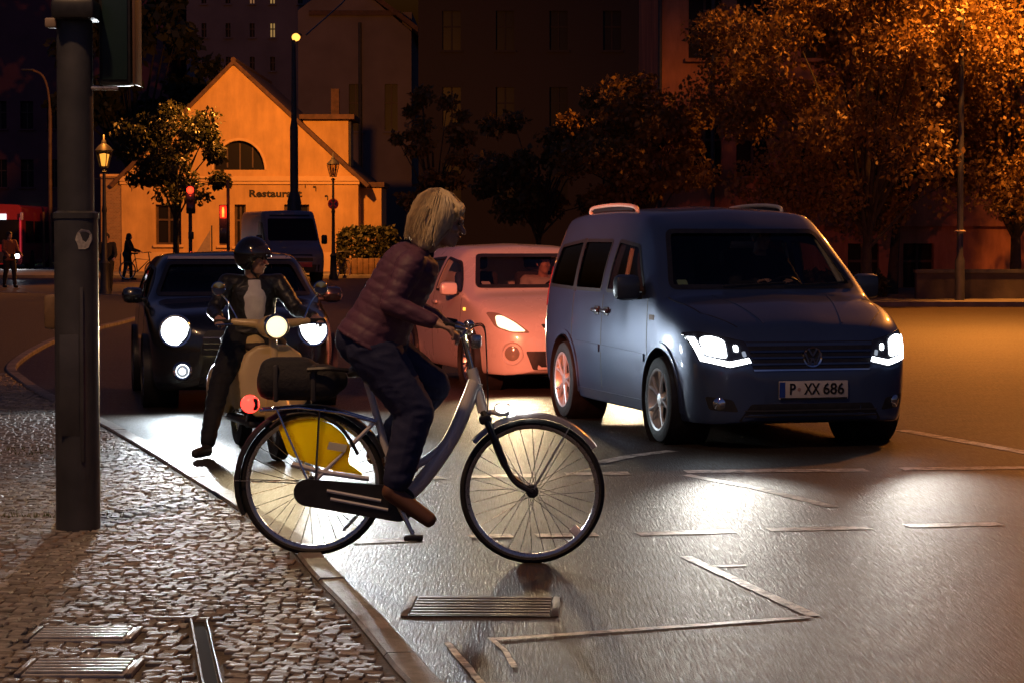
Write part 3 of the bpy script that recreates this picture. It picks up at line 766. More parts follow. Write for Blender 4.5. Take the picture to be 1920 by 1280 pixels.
# hedge and planter right of the inn
def hedge(name, label, c, size, n, m, seed):
    rs_ = np.random.RandomState(seed); t = thing(name, label, 'hedge', c)
    p = rs_.uniform(-1, 1, (n, 3)); k = np.argmax(np.abs(p), 1)
    e = rs_.uniform(.75, 1.06, n); p[np.arange(n), k] = np.sign(p[np.arange(n), k]) * e
    p = p * np.array(size) / 2; p[:, 2] += size[2] / 2
    u = rs_.normal(size=(n, 3)); u /= np.linalg.norm(u, axis=1)[:, None]; w_ = np.cross(u, rs_.normal(size=(n, 3))); w_ /= np.linalg.norm(w_, axis=1)[:, None]
    L_ = .17 * rs_.uniform(.6, 1.3, n)[:, None]
    V = np.stack([p, p + u * L_ * .5 + w_ * L_ * .35, p + u * L_, p + u * L_ * .5 - w_ * L_ * .35], 1).reshape(-1, 3)
    me = bpy.data.meshes.new('foliage'); me.from_pydata(V.tolist(), [], np.arange(n * 4).reshape(n, 4).tolist()); link('foliage', me, m, t)
    mb_ = MB(); r = random.Random(seed)
    for _ in range(14):
        x_ = r.uniform(-.45, .45) * size[0]; mb_.tube([(x_, 0, 0), (x_ + r.uniform(-.2, .2), r.uniform(-.2, .2), size[2] * .9)], [.03, .008], 5)
    mb_.obj('stems', M_bark, t)
    return t
hedge('hedge', 'dark clipped hedge right of the lit restaurant facade', (X(690, 93), 93, .1), (X(745, 93) - X(640, 93), 1.0, 1.75), 4200, M_leafB, 31)
fe = thing('plank_fence', 'short wooden plank fence in front of the dark hedge', 'fence', (X(686, 91.8), 91.8, .1))
for k in range(7):
    MB().box((-.66 + k * .22, 0, .32 + .01 * (k % 3)), (.2, .03, .6), bev=.006).obj('plank', M_wood, fe)
for z_ in (.15, .5): MB().box((0, .035, z_), (1.55, .035, .06)).obj('rail', M_wood, fe, smooth=False)
hedge('hedge', 'low dark shrubs beneath the autumn trees beyond the road', (X(1500, 58), 58, fp), (X(1640, 58) - X(1340, 58), .8, .55), 2600, M_leafB, 33)
# ================================================================== STREET FURNITURE
M_glow = mat('sodium_glow', (1, .6, .2), .4, emit=(1.0, .42, .07), es=1.2)
M_glow2 = mat('gaslight_glow', (1, .6, .2), .4, emit=(1.0, .40, .06), es=0.95)
M_redlamp = mat('red_signal_glow', (1, .1, .05), .4, emit=(1.0, .035, .012), es=1.3)
M_redcore = mat('red_signal_core', (1, .3, .1), .4, emit=(1.0, .22, .03), es=1.3)
M_offlens = mat('dark_signal_lens', (.02, .03, .03), .15)
M_frost = glass_mat('lantern_glass', (.75, .7, .6), .1)

# ---- big signal pole on the left
pb = G(147, 990, PAV); YP = pb.y
pole = thing('signal_pole', 'thick dark steel traffic signal pole standing on the cobbled pavement', 'pole', (pb.x, pb.y, PAV - .012))
sP = FPX / YP; zp = lambda py: Z(py, YP) - PAV + .012; xp = lambda px: X(px, YP) - pb.x
M_polepaint = mat('charcoal_pole_paint', (.055, .055, .058), .42, var=.3, vscale=5, bump=.12, bscale=40)
MB().lathe([(0.001, 0), (.115, 0), (.113, zp(405)), (.1125, zp(403)), (.094, zp(398)), (.094, zp(396)), (.090, 4.6), (.001, 4.6)], n=40).obj('shaft', M_polepaint, pole)
MB().lathe([(.114, zp(410)), (.119, zp(410)), (.119, zp(400)), (.096, zp(396)), (.095, zp(396))], n=40).obj('collar', M_polepaint, pole)
MB().box((.045, -.1125, zp(700)), (.018, .006, .9), bev=.002).obj('seam', M_polepaint, pole)
MB().box((-.02, -.1125, zp(720)), (.10, .004, .52), bev=.0015).obj('hatch', M_polepaint, pole)
st = MB()
ring = []
rk = random.Random(5)
for k in range(14):
    a = 2 * math.pi * k / 14; ring.append((math.cos(a) * .042 * rk.uniform(.75, 1.1), math.sin(a) * .058 * rk.uniform(.8, 1.1)))
n = len(ring); rr = .1155
vs = [((.055 + x), -math.sqrt(max(1e-4, rr * rr - (.055 + x) ** 2)), zp(450) + z) for x, z in ring]
vs2 = [(x, y - .0015, z) for x, y, z in vs]
st.add(vs2 + vs, [tuple(range(n))] + [(i, (i + 1) % n, n + (i + 1) % n, n + i) for i in range(n)])
st.obj('torn_sticker', mat('pale_paper', (.42, .40, .37), .8, var=.3, vscale=60), pole, smooth=False)
# push button box on the left flank, seen from its side
MB().box((-.135, .06, zp(585)), (.075, .13, .18), bev=.02).obj('button_box', mat('ochre_plastic', (.22, .13, .06), .5, var=.2, vscale=20), pole)
# mounting bits near the top
MB().box((-.11, -.03, zp(45)), (.06, .10, .05), bev=.01).obj('bracket', mat('worn_bracket', (.25, .19, .15), .5), pole)
MB().box((.02, -.03, zp(22)), (.22, .30, .10), bev=.02).obj('clamp', M_black, pole)
MB().tube([(.08, -.02, zp(166)), (xp(222), .02, zp(166))], .012, 8).obj('bracket_arm', M_steel, pole)
# signal head that faces the waiting cars
sg = thing('traffic_light', 'dark traffic light head on the big left pole, facing away', 'traffic light', (pb.x + xp(216), pb.y + .1, PAV - .012))
z0, z1 = zp(160), zp(160) + .92
MB().box((0, 0, (z0 + z1) / 2), (.17, .13, z1 - z0), bev=.02).obj('housing', M_black, sg)
MB().box((0, -.07, (z0 + z1) / 2), (.13, .006, z1 - z0 - .06), bev=.002).obj('back_panel', mat('teal_black', (.012, .03, .032), .35), sg)
MB().box((.16 / 2 + .02, .03, (z0 + z1) / 2), (.015, .22, z1 - z0 - .01), bev=.003).obj('backboard_edge', mat('brown_edge', (.12, .06, .035), .5), sg)
for k, zc in enumerate((z0 + .15, z0 + .46, z0 + .77)):
    MB().lathe([(.001, .012), (.06, .008), (.075, 0), (.075, -.02)], (0, .07, zc), (0, 1, 0), 20).obj('lens', M_redlamp if k == 2 else M_offlens, sg)
    MB().lathe([(.078, 0), (.085, 0), (.085, .12), (.078, .12)], (0, .07, zc), (0, 1, 0), 16, True, R(-20), R(200)).obj('visor', M_black, sg)
spot('red_signal_light', (pb.x + xp(216), pb.y + .30, PAV + z0 + .77), Vector((2.6, 11.7, -2.0)), LP['red'], (1.0, .19, .08), 28, 1.0, .08)

# ---- lamp heads on masts
def lamp_post(name, label, base, h, arm, lampdir, mat_=M_dkmetal, r0=.085, power=None, lit=True, rz=0, size=150, col_=SODIUM):
    t = thing(name, label, 'street lamp', base, rz)
    MB().lathe([(.001, 0), (r0 * 1.5, 0), (r0 * 1.5, .9), (r0, 1.0), (r0 * .62, h * .97), (.001, h * .97)], n=16).obj('mast', mat_, t)
    pts = [(0, 0, h * .95), (arm * .15, 0, h * .99), (arm * .5, 0, h + .12), (arm, 0, h + .15)]
    MB().tube(catmull([Vector(p) for p in pts], 5), r0 * .5, 8).obj('arm', mat_, t)
    MB().box((arm + .28, 0, h + .16), (.62, .26, .12), bev=.04).obj('lamp_head', mat_, t)
    MB().ell((arm + .32, 0, h + .095), (.22, .11, .055)).obj('lamp_lens', M_glow if lit else M_frost, t)
    if power:
        a = Vector((arm + .32, 0, h - .02)); c, s_ = math.cos(rz), math.sin(rz)
        w_ = Vector(base) + Vector((a.x * c, a.x * s_, a.z))
        spot('sodium_lamp', w_, lampdir, power, col_, size, .6, .18)
    return t
# mast in front of the inn (its lamp is the lit dot high up)
Ym = 86.0
mb0 = Vector((X(552, Ym), Ym, 0)); zl = Z(70, Ym)
t = thing('lamp_mast', 'tall dark mast with lit orange lamp in front of the restaurant', 'street lamp', mb0)
MB().lathe([(.001, 0), (.22, 0), (.22, .3), (.15, .35), (.145, Z(240, Ym)), (.10, Z(226, Ym)), (.07, zl - .1), (.001, zl - .1)], n=16).obj('mast', M_dkmetal, t)
MB().lathe([(.25, Z(405, Ym)), (.25, Z(378, Ym)), (.16, Z(362, Ym)), (.15, Z(360, Ym))], n=16).obj('mast_base_box', M_dkmetal, t)
MB().tube([(0, 0, zl - .15), (.05, .2, zl + .05), (.1, .55, zl + .1)], .04, 8).obj('arm', M_dkmetal, t)
MB().box((.1, .3, zl + .10), (.3, .62, .1), bev=.03).obj('lamp_head', M_dkmetal, t)
MB().ell((.08, .05, zl), (.15, .18, .14)).obj('lamp_lens', M_glow, t)
spot('sodium_lamp', mb0 + Vector((.1, .4, zl - .2)), (-3.2, 14, -6.5), LP['mast'], SODIUM, 120, .75, .2)
spot('sodium_lamp', mb0 + Vector((.1, -.4, zl - .25)), (-1.3, -1.0, -.6), LP['mast'] * 1.3, SODIUM, 100, 1.0, .2)
# stay wire running up to the right from the lamp
tag(MB().tube([P(574, 66, 86.2), P(640, 8, 100), P(700, -60, 112)], .03, 5).obj('span_wire', M_black), 'black span wire rising to the right from the lamp mast', 'wire')
# right lamp post whose head is above the picture
Yr = 55.0
lamp_post('street_lamp', 'tall thin lamp post among the orange trees on the right', (X(1800, Yr), Yr, .114), 11.0, 1.2, (-.3, .0, -1), M_dkmetal, .075, LP['right'], True, R(-60), 150)
cb = bpy.data.objects['street_lamp']
MB().lathe([(.085, .001), (.13, 0), (.13, .02), (.085, .04)], (0, 0, Z(432, Yr) - .15), n=14).obj('collar', mat('pale_collar', (.5, .4, .3), .6), cb)
# assumed lamp, added out of view on the left as warm fill
lamp_post('street_lamp', 'assumed tall lamp post added on the cobbled pavement left of the signal pole, outside the frame', (-5.6, 7.6, PAV - .012), 8.6, 2.0, (.25, .35, -1), M_dkmetal, .085, LP['near'], True, R(20), 150, (1.0, .54, .26))
lamp_post('street_lamp', 'assumed tall lamp post added on the right side of the road, outside the frame', (13.0, 34.0, 0), 9.4, 2.2, (-.25, -.2, -1), M_dkmetal, .075, LP['right2'], True, R(190), 150)  # assumed lamp, added out of view to spread orange light over the road
# curved far-left lamp post, unlit
Yl = 112.0
t = thing('street_lamp', 'slim unlit lamp post with curved top at far left', 'street lamp', (X(95, Yl), Yl, 0))
zt = Z(132, Yl)
M_olive = mat('weathered_mast', (.20, .13, .07), .6, var=.3, vscale=3)
MB().tube(catmull([Vector((0, 0, 0)), Vector((0, 0, zt * .5)), Vector((0, 0, zt - 1.6)), Vector((-.25, 0, zt - .35)), Vector((-.75, 0, zt))], 6), [.09] * 12 + [.055] * 13, 10).obj('mast', M_olive, t)
MB().box((-1.0, 0, zt + .02), (.55, .2, .09), bev=.03).obj('lamp_head', M_dkmetal, t)
tag(MB().lathe([(.001, 0), (.06, 0), (.06, Z(398, Yl)), (.001, Z(398, Yl) + .03)], (X(82, Yl), Yl, 0)).obj('signpost', M_olive), 'thin bare post beside the curved lamp post at far left', 'post')

# ---- gas lanterns
def lantern(name, label, base, h, lit):
    t = thing(name, label, 'lantern', base)
    MB().lathe([(.001, 0), (.17, 0), (.17, .12), (.13, .2), (.11, .8), (.13, .86), (.07, .95), (.055, h * .55), (.075, h * .56), (.05, h * .6), (.04, h - .75), (.09, h - .72), (.03, h - .66), (.001, h - .66)], n=14).obj('post', M_dkmetal, t)
    MB().tube([(-.28, 0, h - .9), (.28, 0, h - .9)], .018, 6).obj('ladder_bar', M_dkmetal, t)
    zb, zt_ = h - .62, h - .18; rb_, rt = .11, .22
    mb = MB()
    for k in range(6):
        a = math.pi / 3 * k; mb.tube([(rb_ * math.cos(a), rb_ * math.sin(a), zb), (rt * math.cos(a), rt * math.sin(a), zt_)], .014, 5)
    mb.lathe([(rb_ - .02, zb), (rb_ + .02, zb), (rb_ + .02, zb + .03), (rb_ - .02, zb + .03)], n=6, closed=True); mb.lathe([(rt - .02, zt_), (rt + .02, zt_), (rt + .02, zt_ + .03), (rt - .02, zt_ + .03)], n=6, closed=True)
    mb.obj('cage', M_dkmetal, t, smooth=False)
    MB().lathe([(rb_ - .005, zb + .01), (rt - .005, zt_)], n=6).obj('panes', M_frost, t, smooth=False)
    MB().lathe([(rt + .03, zt_ + .02), (rt * .7, zt_ + .13), (.07, zt_ + .2), (.06, zt_ + .26), (.03, zt_ + .3), (.02, zt_ + .42), (.001, zt_ + .44)], n=12).obj('roof_cap', M_dkmetal, t)
    if lit:
        MB().lathe([(.001, zb + .05), (.075, zb + .06), (.14, zt_ - .08), (.001, zt_ - .05)], n=10).obj('flame', M_glow2, t)
        point('gaslight', Vector(base) + Vector((0, -.05, h + .35)), LP['lantern'] * .15, SODIUM, .1)
        point('gaslight', Vector(base) + Vector((0, 0, (zb + zt_) / 2)), LP['lantern'], SODIUM, .12)
    else:
        MB().lathe([(.001, zb + .05), (.03, zb + .06), (.03, zt_ - .12), (.001, zt_ - .1)], n=8).obj('mantle', mat('milky', (.4, .35, .28), .5), t)
    return t
lantern('gas_lantern', 'lit orange gas lantern on a black post right of the signal pole', (X(196, 63.5), 63.5, 0), Z(282, 63.5) + .15, True)
l2 = lantern('gas_lantern', 'unlit black gas lantern with round sign on its post before the restaurant', (X(625, 88), 88, 0), Z(300, 88), False)
MB().lathe([(.001, -.03), (.19, -.03), (.19, -.012), (.001, -.012)], (0, 0, Z(383, 88)), (0, 1, 0), 20).obj('round_sign', mat('blue_sign', (.02, .03, .18), .4), l2)
MB().lathe([(.15, -.036), (.195, -.036), (.195, -.01), (.15, -.01)], (0, 0, Z(383, 88)), (0, 1, 0), 20, True).obj('sign_rim', mat('red_sign', (.4, .02, .03), .4), l2)
for a in (45, 135):
    MB().box((0, -.037, Z(383, 88)), (.32, .006, .045), Matrix.Rotation(R(a), 3, 'Y')).obj('sign_cross', MATS['red_sign'], l2, smooth=False)

# ---- far traffic lights
Yt = 74.0
t = thing('traffic_light', 'red traffic light half hidden by the street tree', 'traffic light', (X(357, Yt), Yt, 0))
MB().lathe([(.001, 0), (.06, 0), (.055, Z(362, Yt)), (.001, Z(362, Yt))], n=12).obj('post', M_dkmetal, t)
MB().box((.02, -.02, Z(375, Yt)), (.26, .22, .85), bev=.03).obj('housing', M_black, t)
MB().lathe([(.001, .015), (.10, .005), (.11, 0)], (.02, -.132, Z(357, Yt)), (0, -1, 0), 18).obj('red_lens', M_redlamp, t)
for k, dz in enumerate((.27, .54)): MB().lathe([(.001, .015), (.10, .005), (.11, 0)], (.02, -.132, Z(357, Yt) - dz), (0, -1, 0), 18).obj('dark_lens', M_offlens, t)
MB().box((.02, -.02, Z(442, Yt)), (.16, .16, .24), bev=.03).obj('control_box', M_black, t)
point('signal_glow', (X(357, Yt), Yt - .3, Z(357, Yt)), 5, (1, .06, .02), .08)
Yt = 70.0
t = thing('pedestrian_light', 'pedestrian signal showing a red figure in front of the restaurant', 'traffic light', (X(428, Yt), Yt, 0))
MB().lathe([(.001, 0), (.05, 0), (.045, Z(338, Yt)), (.001, Z(338, Yt))], n=12).obj('post', M_dkmetal, t)
MB().box((-.13, -.02, Z(421, Yt)), (.24, .2, 1.18 * .95), bev=.025).obj('housing', M_black, t)
MB().box((-.13, -.124, Z(398, Yt)), (.19, .008, .36), bev=.003).obj('red_panel', mat('dim_red_panel', (.5, .03, .02), .4, emit=(1, .04, .01), es=0.45), t)
fg = MB(); cx_, cz_ = -.13, Z(398, Yt)
fg.ell((cx_, -.132, cz_ + .11), (.028, .006, .03)); fg.box((cx_, -.132, cz_ + .02), (.065, .008, .13), bev=.003); fg.box((cx_ - .018, -.132, cz_ - .095), (.026, .008, .11), bev=.003); fg.box((cx_ + .018, -.132, cz_ - .095), (.026, .008, .11), bev=.003)
fg.obj('red_figure', M_redcore, t)
MB().box((-.13, -.124, Z(440, Yt)), (.19, .008, .36), bev=.003).obj('dark_panel', M_offlens, t)
point('signal_glow', (X(419, Yt), Yt - .35, Z(398, Yt)), 6, (1, .08, .02), .08)
# small cloth pennant with thin pole
t = thing('canvas_screen', 'grey triangular canvas beside a thin pole before the restaurant wall', 'screen', (X(397, 97), 97, .104))
MB().lathe([(.001, 0), (.03, 0), (.03, Z(428, 97)), (.001, Z(428, 97))], n=8).obj('pole', M_dkmetal, t)
xx = lambda px: X(px, 97) - X(397, 97)
MB().prism([(xx(366), 0, Z(478, 97) - .1), (xx(394), 0, Z(478, 97) - .1), (xx(394), 0, Z(432, 97) - .1)], (0, .03, 0)).obj('canvas', mat('grey_canvas', (.22, .17, .16), .9, var=.15, vscale=8), t, smooth=False)
# ================================================================== VEHICLES
def pchip(xs, ys, q):
    xs = np.asarray(xs, float); ys = np.asarray(ys, float); q = np.asarray(q, float)
    h = np.diff(xs); dl = np.diff(ys) / h; n = len(xs); d = np.zeros(n)
    for i in range(1, n - 1):
        if dl[i - 1] * dl[i] > 0:
            w1, w2 = 2 * h[i] + h[i - 1], h[i] + 2 * h[i - 1]; d[i] = (w1 + w2) / (w1 / dl[i - 1] + w2 / dl[i])
    d[0], d[-1] = dl[0], dl[-1]
    k = np.clip(np.searchsorted(xs, q) - 1, 0, n - 2); t = (q - xs[k]) / h[k]
    return ((2 * t ** 3 - 3 * t ** 2 + 1) * ys[k] + (t ** 3 - 2 * t ** 2 + t) * h[k] * d[k] + (-2 * t ** 3 + 3 * t ** 2) * ys[k + 1] + (t ** 3 - t ** 2) * h[k] * d[k + 1])

def loft_rings(st, step=.05, per=5):
    xs = np.array([s[0] for s in st]); C = np.array([s[1] for s in st])           # n, M, 2
    q = []
    for a, b in zip(xs, xs[1:]):
        k = max(3, int(abs(b - a) / step)); q += list(np.linspace(a, b, k, endpoint=False))
    q.append(xs[-1]); q = np.array(q); M_ = C.shape[1]
    I = np.zeros((len(q), M_, 2))
    for j in range(M_):
        for c in range(2): I[:, j, c] = pchip(xs, C[:, j, c], q)
    tt = np.linspace(0, M_ - 1, (M_ - 1) * per + 1); rings = []
    for i in range(len(q)):
        y = pchip(range(M_), I[i, :, 0], tt); z = pchip(range(M_), I[i, :, 1], tt)
        rings.append((q[i], y, z))
    return rings
def rings_mb(rings):
    mb = MB(); vs = []; n = 0
    for x, y, z in rings:
        ring = [(x, -yy, zz) for yy, zz in zip(y, z)] + [(x, yy, zz) for yy, zz in reversed(list(zip(y, z))[1:-1])]
        n = len(ring); vs += ring
    m = len(rings)
    fs = [(i * n + k, i * n + (k + 1) % n, (i + 1) * n + (k + 1) % n, (i + 1) * n + k) for i in range(m - 1) for k in range(n)]
    fs += [tuple(range(n)), tuple((m - 1) * n + k for k in range(n))]
    return mb.add(vs, fs)

class Patcher:
    """lays a flat outline, drawn in front / side / top view, on the body's skin"""
    def __init__(self, me):
        self.t = BVHTree.FromPolygons([v.co[:] for v in me.vertices], [p.vertices[:] for p in me.polygons])
    def hit(self, u, v, view):
        if view == 'front': o, d = Vector((9, u, v)), Vector((-1, 0, 0))
        elif view == 'rear': o, d = Vector((-9, u, v)), Vector((1, 0, 0))
        elif view == 'top': o, d = Vector((u, v, 9)), Vector((0, 0, -1))
        else: s_ = 1 if view == 'left' else -1; o, d = Vector((u, s_ * 5, v)), Vector((0, -s_, 0))
        h = self.t.ray_cast(o, d)
        if h[0] is None:
            h = self.t.find_nearest(o + d * 8.0)
        nn = h[1]
        if nn.dot(d) > 0: nn = -nn
        return h[0], nn, d
    def patch(self, poly, view, off=.003, th=.01, res=0.03):
        bm = bmesh.new(); bm.faces.new([bm.verts.new((p[0], p[1], 0)) for p in poly])
        us = [p[0] for p in poly]; vs_ = [p[1] for p in poly]
        for ax, lo, hi in ((0, min(us), max(us)), (1, min(vs_), max(vs_))):
            k = lo + res
            while k < hi - 1e-4:
                co = [0, 0, 0]; no = [0, 0, 0]; co[ax] = k; no[ax] = 1
                bmesh.ops.bisect_plane(bm, geom=bm.verts[:] + bm.edges[:] + bm.faces[:], plane_co=co, plane_no=no); k += res
        if th > 0:
            bnd = [e for e in bm.edges if len(e.link_faces) == 1]
        bm.verts.index_update(); P3 = []; dd = None
        for v in bm.verts:
            h, nn, dd = self.hit(v.co.x, v.co.y, view); P3.append(h + nn * off)
        fs = [[v.index for v in f.verts] for f in bm.faces]; vs = list(P3)
        if th > 0:
            mp = {}
            for e in bnd:
                for v in e.verts:
                    if v.index not in mp: mp[v.index] = len(vs); vs.append(P3[v.index] + dd * th)
            for e in bnd:
                a, b = e.verts[0].index, e.verts[1].index; fs.append((a, b, mp[b], mp[a]))
        bm.free()
        return MB().add(vs, fs)

def inset_poly(poly, d):
    cx = sum(p[0] for p in poly) / len(poly); cy = sum(p[1] for p in poly) / len(poly); out = []
    n = len(poly)
    area = sum(poly[i][0] * poly[(i + 1) % n][1] - poly[(i + 1) % n][0] * poly[i][1] for i in range(n))
    sg_ = 1 if area > 0 else -1
    for i in range(n):
        p0, p1, p2 = Vector(poly[i - 1]), Vector(poly[i]), Vector(poly[(i + 1) % n])
        d1 = (p1 - p0).normalized(); d2 = (p2 - p1).normalized()
        n1 = Vector((-d1.y, d1.x)) * sg_; n2 = Vector((-d2.y, d2.x)) * sg_
        b = (n1 + n2); k = d / max(.35, 1 + n1.dot(n2)) ; out.append(tuple(p1 + b * k))
    return out
def round_poly(poly, r, k=4):
    out = []; n = len(poly)
    for i in range(n):
        p0, p1, p2 = Vector(poly[i - 1]), Vector(poly[i]), Vector(poly[(i + 1) % n])
        a = p1 + (p0 - p1).normalized() * min(r, (p0 - p1).length * .45); b = p1 + (p2 - p1).normalized() * min(r, (p2 - p1).length * .45)
        for j in range(k + 1):
            t = j / k; out.append(tuple((1 - t) ** 2 * a + 2 * t * (1 - t) * p1 + t * t * b))
    return out

M_glassd = glass_mat('tinted_glass', (.66, .68, .70))
M_glassb = glass_mat('privacy_glass', (.05, .05, .06))
M_interior = mat('dark_interior', (.02, .02, .022), .85)
M_seat = mat('seat_cloth', (.045, .043, .045), .9, var=.2, vscale=30)
M_lampw = mat('headlamp_glow', (1, 1, 1), .3, emit=(.86, .94, 1.0), es=7)
M_lampdim = mat('headlamp_reflector', (.8, .82, .85), .12, metal=1.0, emit=(.8, .9, 1.0), es=0.175)
M_lampwarm = mat('halogen_glow', (1, .9, .7), .3, emit=(1.0, .78, .46), es=1.1)
M_lampscoot = mat('scooter_halogen_glow', (1, .9, .7), .3, emit=(1.0, .78, .42), es=1)

def wheel(t, x, y, r, wd, rim_r, spokes, m_rim, side):
    """tyre with rim and hub cap; side = -1 right, 1 left"""
    c = (x, y, r)
    pr = [(rim_r - .012, -wd * .46), (rim_r + .015, -wd * .5), (r - .04, -wd * .5), (r - .012, -wd * .44), (r, -wd * .30), (r, wd * .30), (r - .012, wd * .44), (r - .04, wd * .5), (rim_r + .015, wd * .5), (rim_r - .012, wd * .46)]
    w = MB().lathe(pr, c, (0, 1, 0), 44, True).obj('wheel', M_rubber, t)
    mb = MB(); s_, u_, d_ = basis((0, 1, 0)); cv = Vector(c); f = side
    mb.lathe([(rim_r, f * wd * .44), (rim_r + .012, f * wd * .47), (rim_r + .004, f * wd * .5), (rim_r - .012, f * wd * .47), (rim_r - .03, f * wd * .30), (rim_r - .03, -f * wd * .3)], c, (0, 1, 0), 44)
    for k in range(spokes):
        for off in (-.13, .13):
            a = 2 * math.pi * k / spokes; a1 = a + off * 1.7
            p0 = cv + (s_ * math.cos(a + off * .5) + u_ * math.sin(a + off * .5)) * .05 + d_ * f * wd * .36
            pm = cv + (s_ * math.cos(a + off) + u_ * math.sin(a + off)) * rim_r * .6 + d_ * f * wd * .41
            p1 = cv + (s_ * math.cos(a1) + u_ * math.sin(a1)) * (rim_r - .008) + d_ * f * wd * .43
            mb.tube([p0, pm, p1], [.018, .011, .014], 6)
    mb.lathe([(.001, f * wd * .44), (.05, f * wd * .42), (.062, f * wd * .33), (.06, f * wd * .2)], c, (0, 1, 0), 20)
    mb.obj('rim', m_rim, w)
    MB().lathe([(.001, f * wd * .05), (rim_r - .03, f * wd * .05), (rim_r - .03, f * wd * .02)], c, (0, 1, 0), 30).obj('brake_disc', mat('wheel_dark', (.008, .008, .008), .8, spec=.1), w)
    return w

def vehicle(name, label, cat, loc_, rz, st, paint, axles, track, wr, wd, rim, spokes, m_rim, shield, sides, cabin, glass_side=None, step=.05):
    t = thing(name, label, cat, loc_, rz)
    rings = loft_rings(st, step); body = rings_mb(rings); raw = body.mesh('raw', smooth=False); pt = Patcher(raw)
    cut = []
    for ax in axles:
        for s_ in (-1, 1):
            c = MB(); c.lathe([(.001, -.25), (wr + .055, -.25), (wr + .055, .35), (.001, .35)], (ax, s_ * (track / 2), wr + .01), (0, 1, 0) if s_ > 0 else (0, -1, 0), 40); cut.append(c)
    if cabin:
        xr, xf, zf, th = cabin; cr = []
        for x, y, z in rings:
            if xr <= x <= xf:
                zz = np.where(z > zf + .25, z - th, np.maximum(z + .02, zf)); zz = np.maximum(zz, zf); yy = y * .935
                zz = zz + np.linspace(0, .002, len(zz)); cr.append((x, yy, zz))
        cut.append(rings_mb(cr))
        c = MB(); c.prism([(max(s[0] for s in st) + .5, u, v) for u, v in shield], (cabin[1] * .2 - max(s[0] for s in st) - .5, 0, 0)); cut.append(c)
        for poly in sides:
            for s_ in (-1, 1):
                c = MB(); c.prism([(u, s_ * 1.6, v) for u, v in poly], (0, -s_ * 1.15, 0)); cut.append(c)
    me = boolean(raw, cut) if cut else raw
    smooth_mesh(me, 30)
    b = link('body', me, paint, t)
    # glass
    pt.patch(inset_poly(shield, -.012), 'front', -.012 if cabin else .004, 0 if cabin else .006).obj('windscreen', M_glassd if cabin else M_winglass, t)
    fr = inset_poly(shield, .035)
    for i, poly in enumerate(sides):
        for s_, vw in ((-1, 'right'), (1, 'left')):
            g = glass_side if (glass_side and i > 0) else M_glassd
            pt.patch(inset_poly(poly, -.012), vw, -.010 if cabin else .004, 0 if cabin else .006).obj('side_window', g if cabin else M_winglass, t)
    # seals
    def seal(poly, view, w_=.022):
        o_, i_ = inset_poly(poly, -.006), inset_poly(poly, w_); n = len(o_); mb = MB()
        for k in range(n):
            k2 = (k + 1) % n; q = pt.patch([o_[k], o_[k2], i_[k2], i_[k]], view, .003, 0, .05); mb.add(q.v, q.f)
        return mb
    if cabin:
        seal(shield, 'front', .03).obj('window_seal', M_black, t)
        for poly in sides:
            for vw in ('right', 'left'): seal(poly, vw).obj('window_seal', M_black, t)
    for ax in axles:
        for s_ in (-1, 1):
            wheel(t, ax, s_ * (track / 2), wr, wd, rim, spokes, m_rim, s_)
            mb = MB(); mb.lathe([(wr + .05, -.02), (wr + .05, .30)], (ax, s_ * (track / 2 - .19), wr + .01), (0, s_, 0), 30, False); mb.obj('wheel_liner', M_black, t)
    MB().box((0, 0, .20), (axles[0] - axles[-1] - .7, track * .8, .06)).obj('underbody', M_black, t, smooth=False)
    return t, pt

def seats(t, x, zs, ys=(-.36, .36)):
    for yy in ys:
        q = MB().box((x, yy, zs), (.5, .5, .16), bev=.05).obj('seat', M_seat, t)
        MB().box((x - .28, yy, zs + .36), (.14, .48, .66), Matrix.Rotation(R(-14), 3, 'Y'), bev=.05).obj('backrest', M_seat, q)
        MB().box((x - .37, yy, zs + .80), (.09, .26, .18), Matrix.Rotation(R(-10), 3, 'Y'), bev=.035).obj('headrest', M_seat, q)

def world_of(t, p):
    c, s_ = math.cos(t.rotation_euler[2]), math.sin(t.rotation_euler[2]); L_ = Vector(t.location)
    return L_ + Vector((p[0] * c - p[1] * s_, p[0] * s_ + p[1] * c, p[2]))
def dir_of(t, d):
    c, s_ = math.cos(t.rotation_euler[2]), math.sin(t.rotation_euler[2])
    return Vector((d[0] * c - d[1] * s_, d[0] * s_ + d[1] * c, d[2]))

YAW = 14.5
HEAD = -math.pi / 2 + R(YAW)
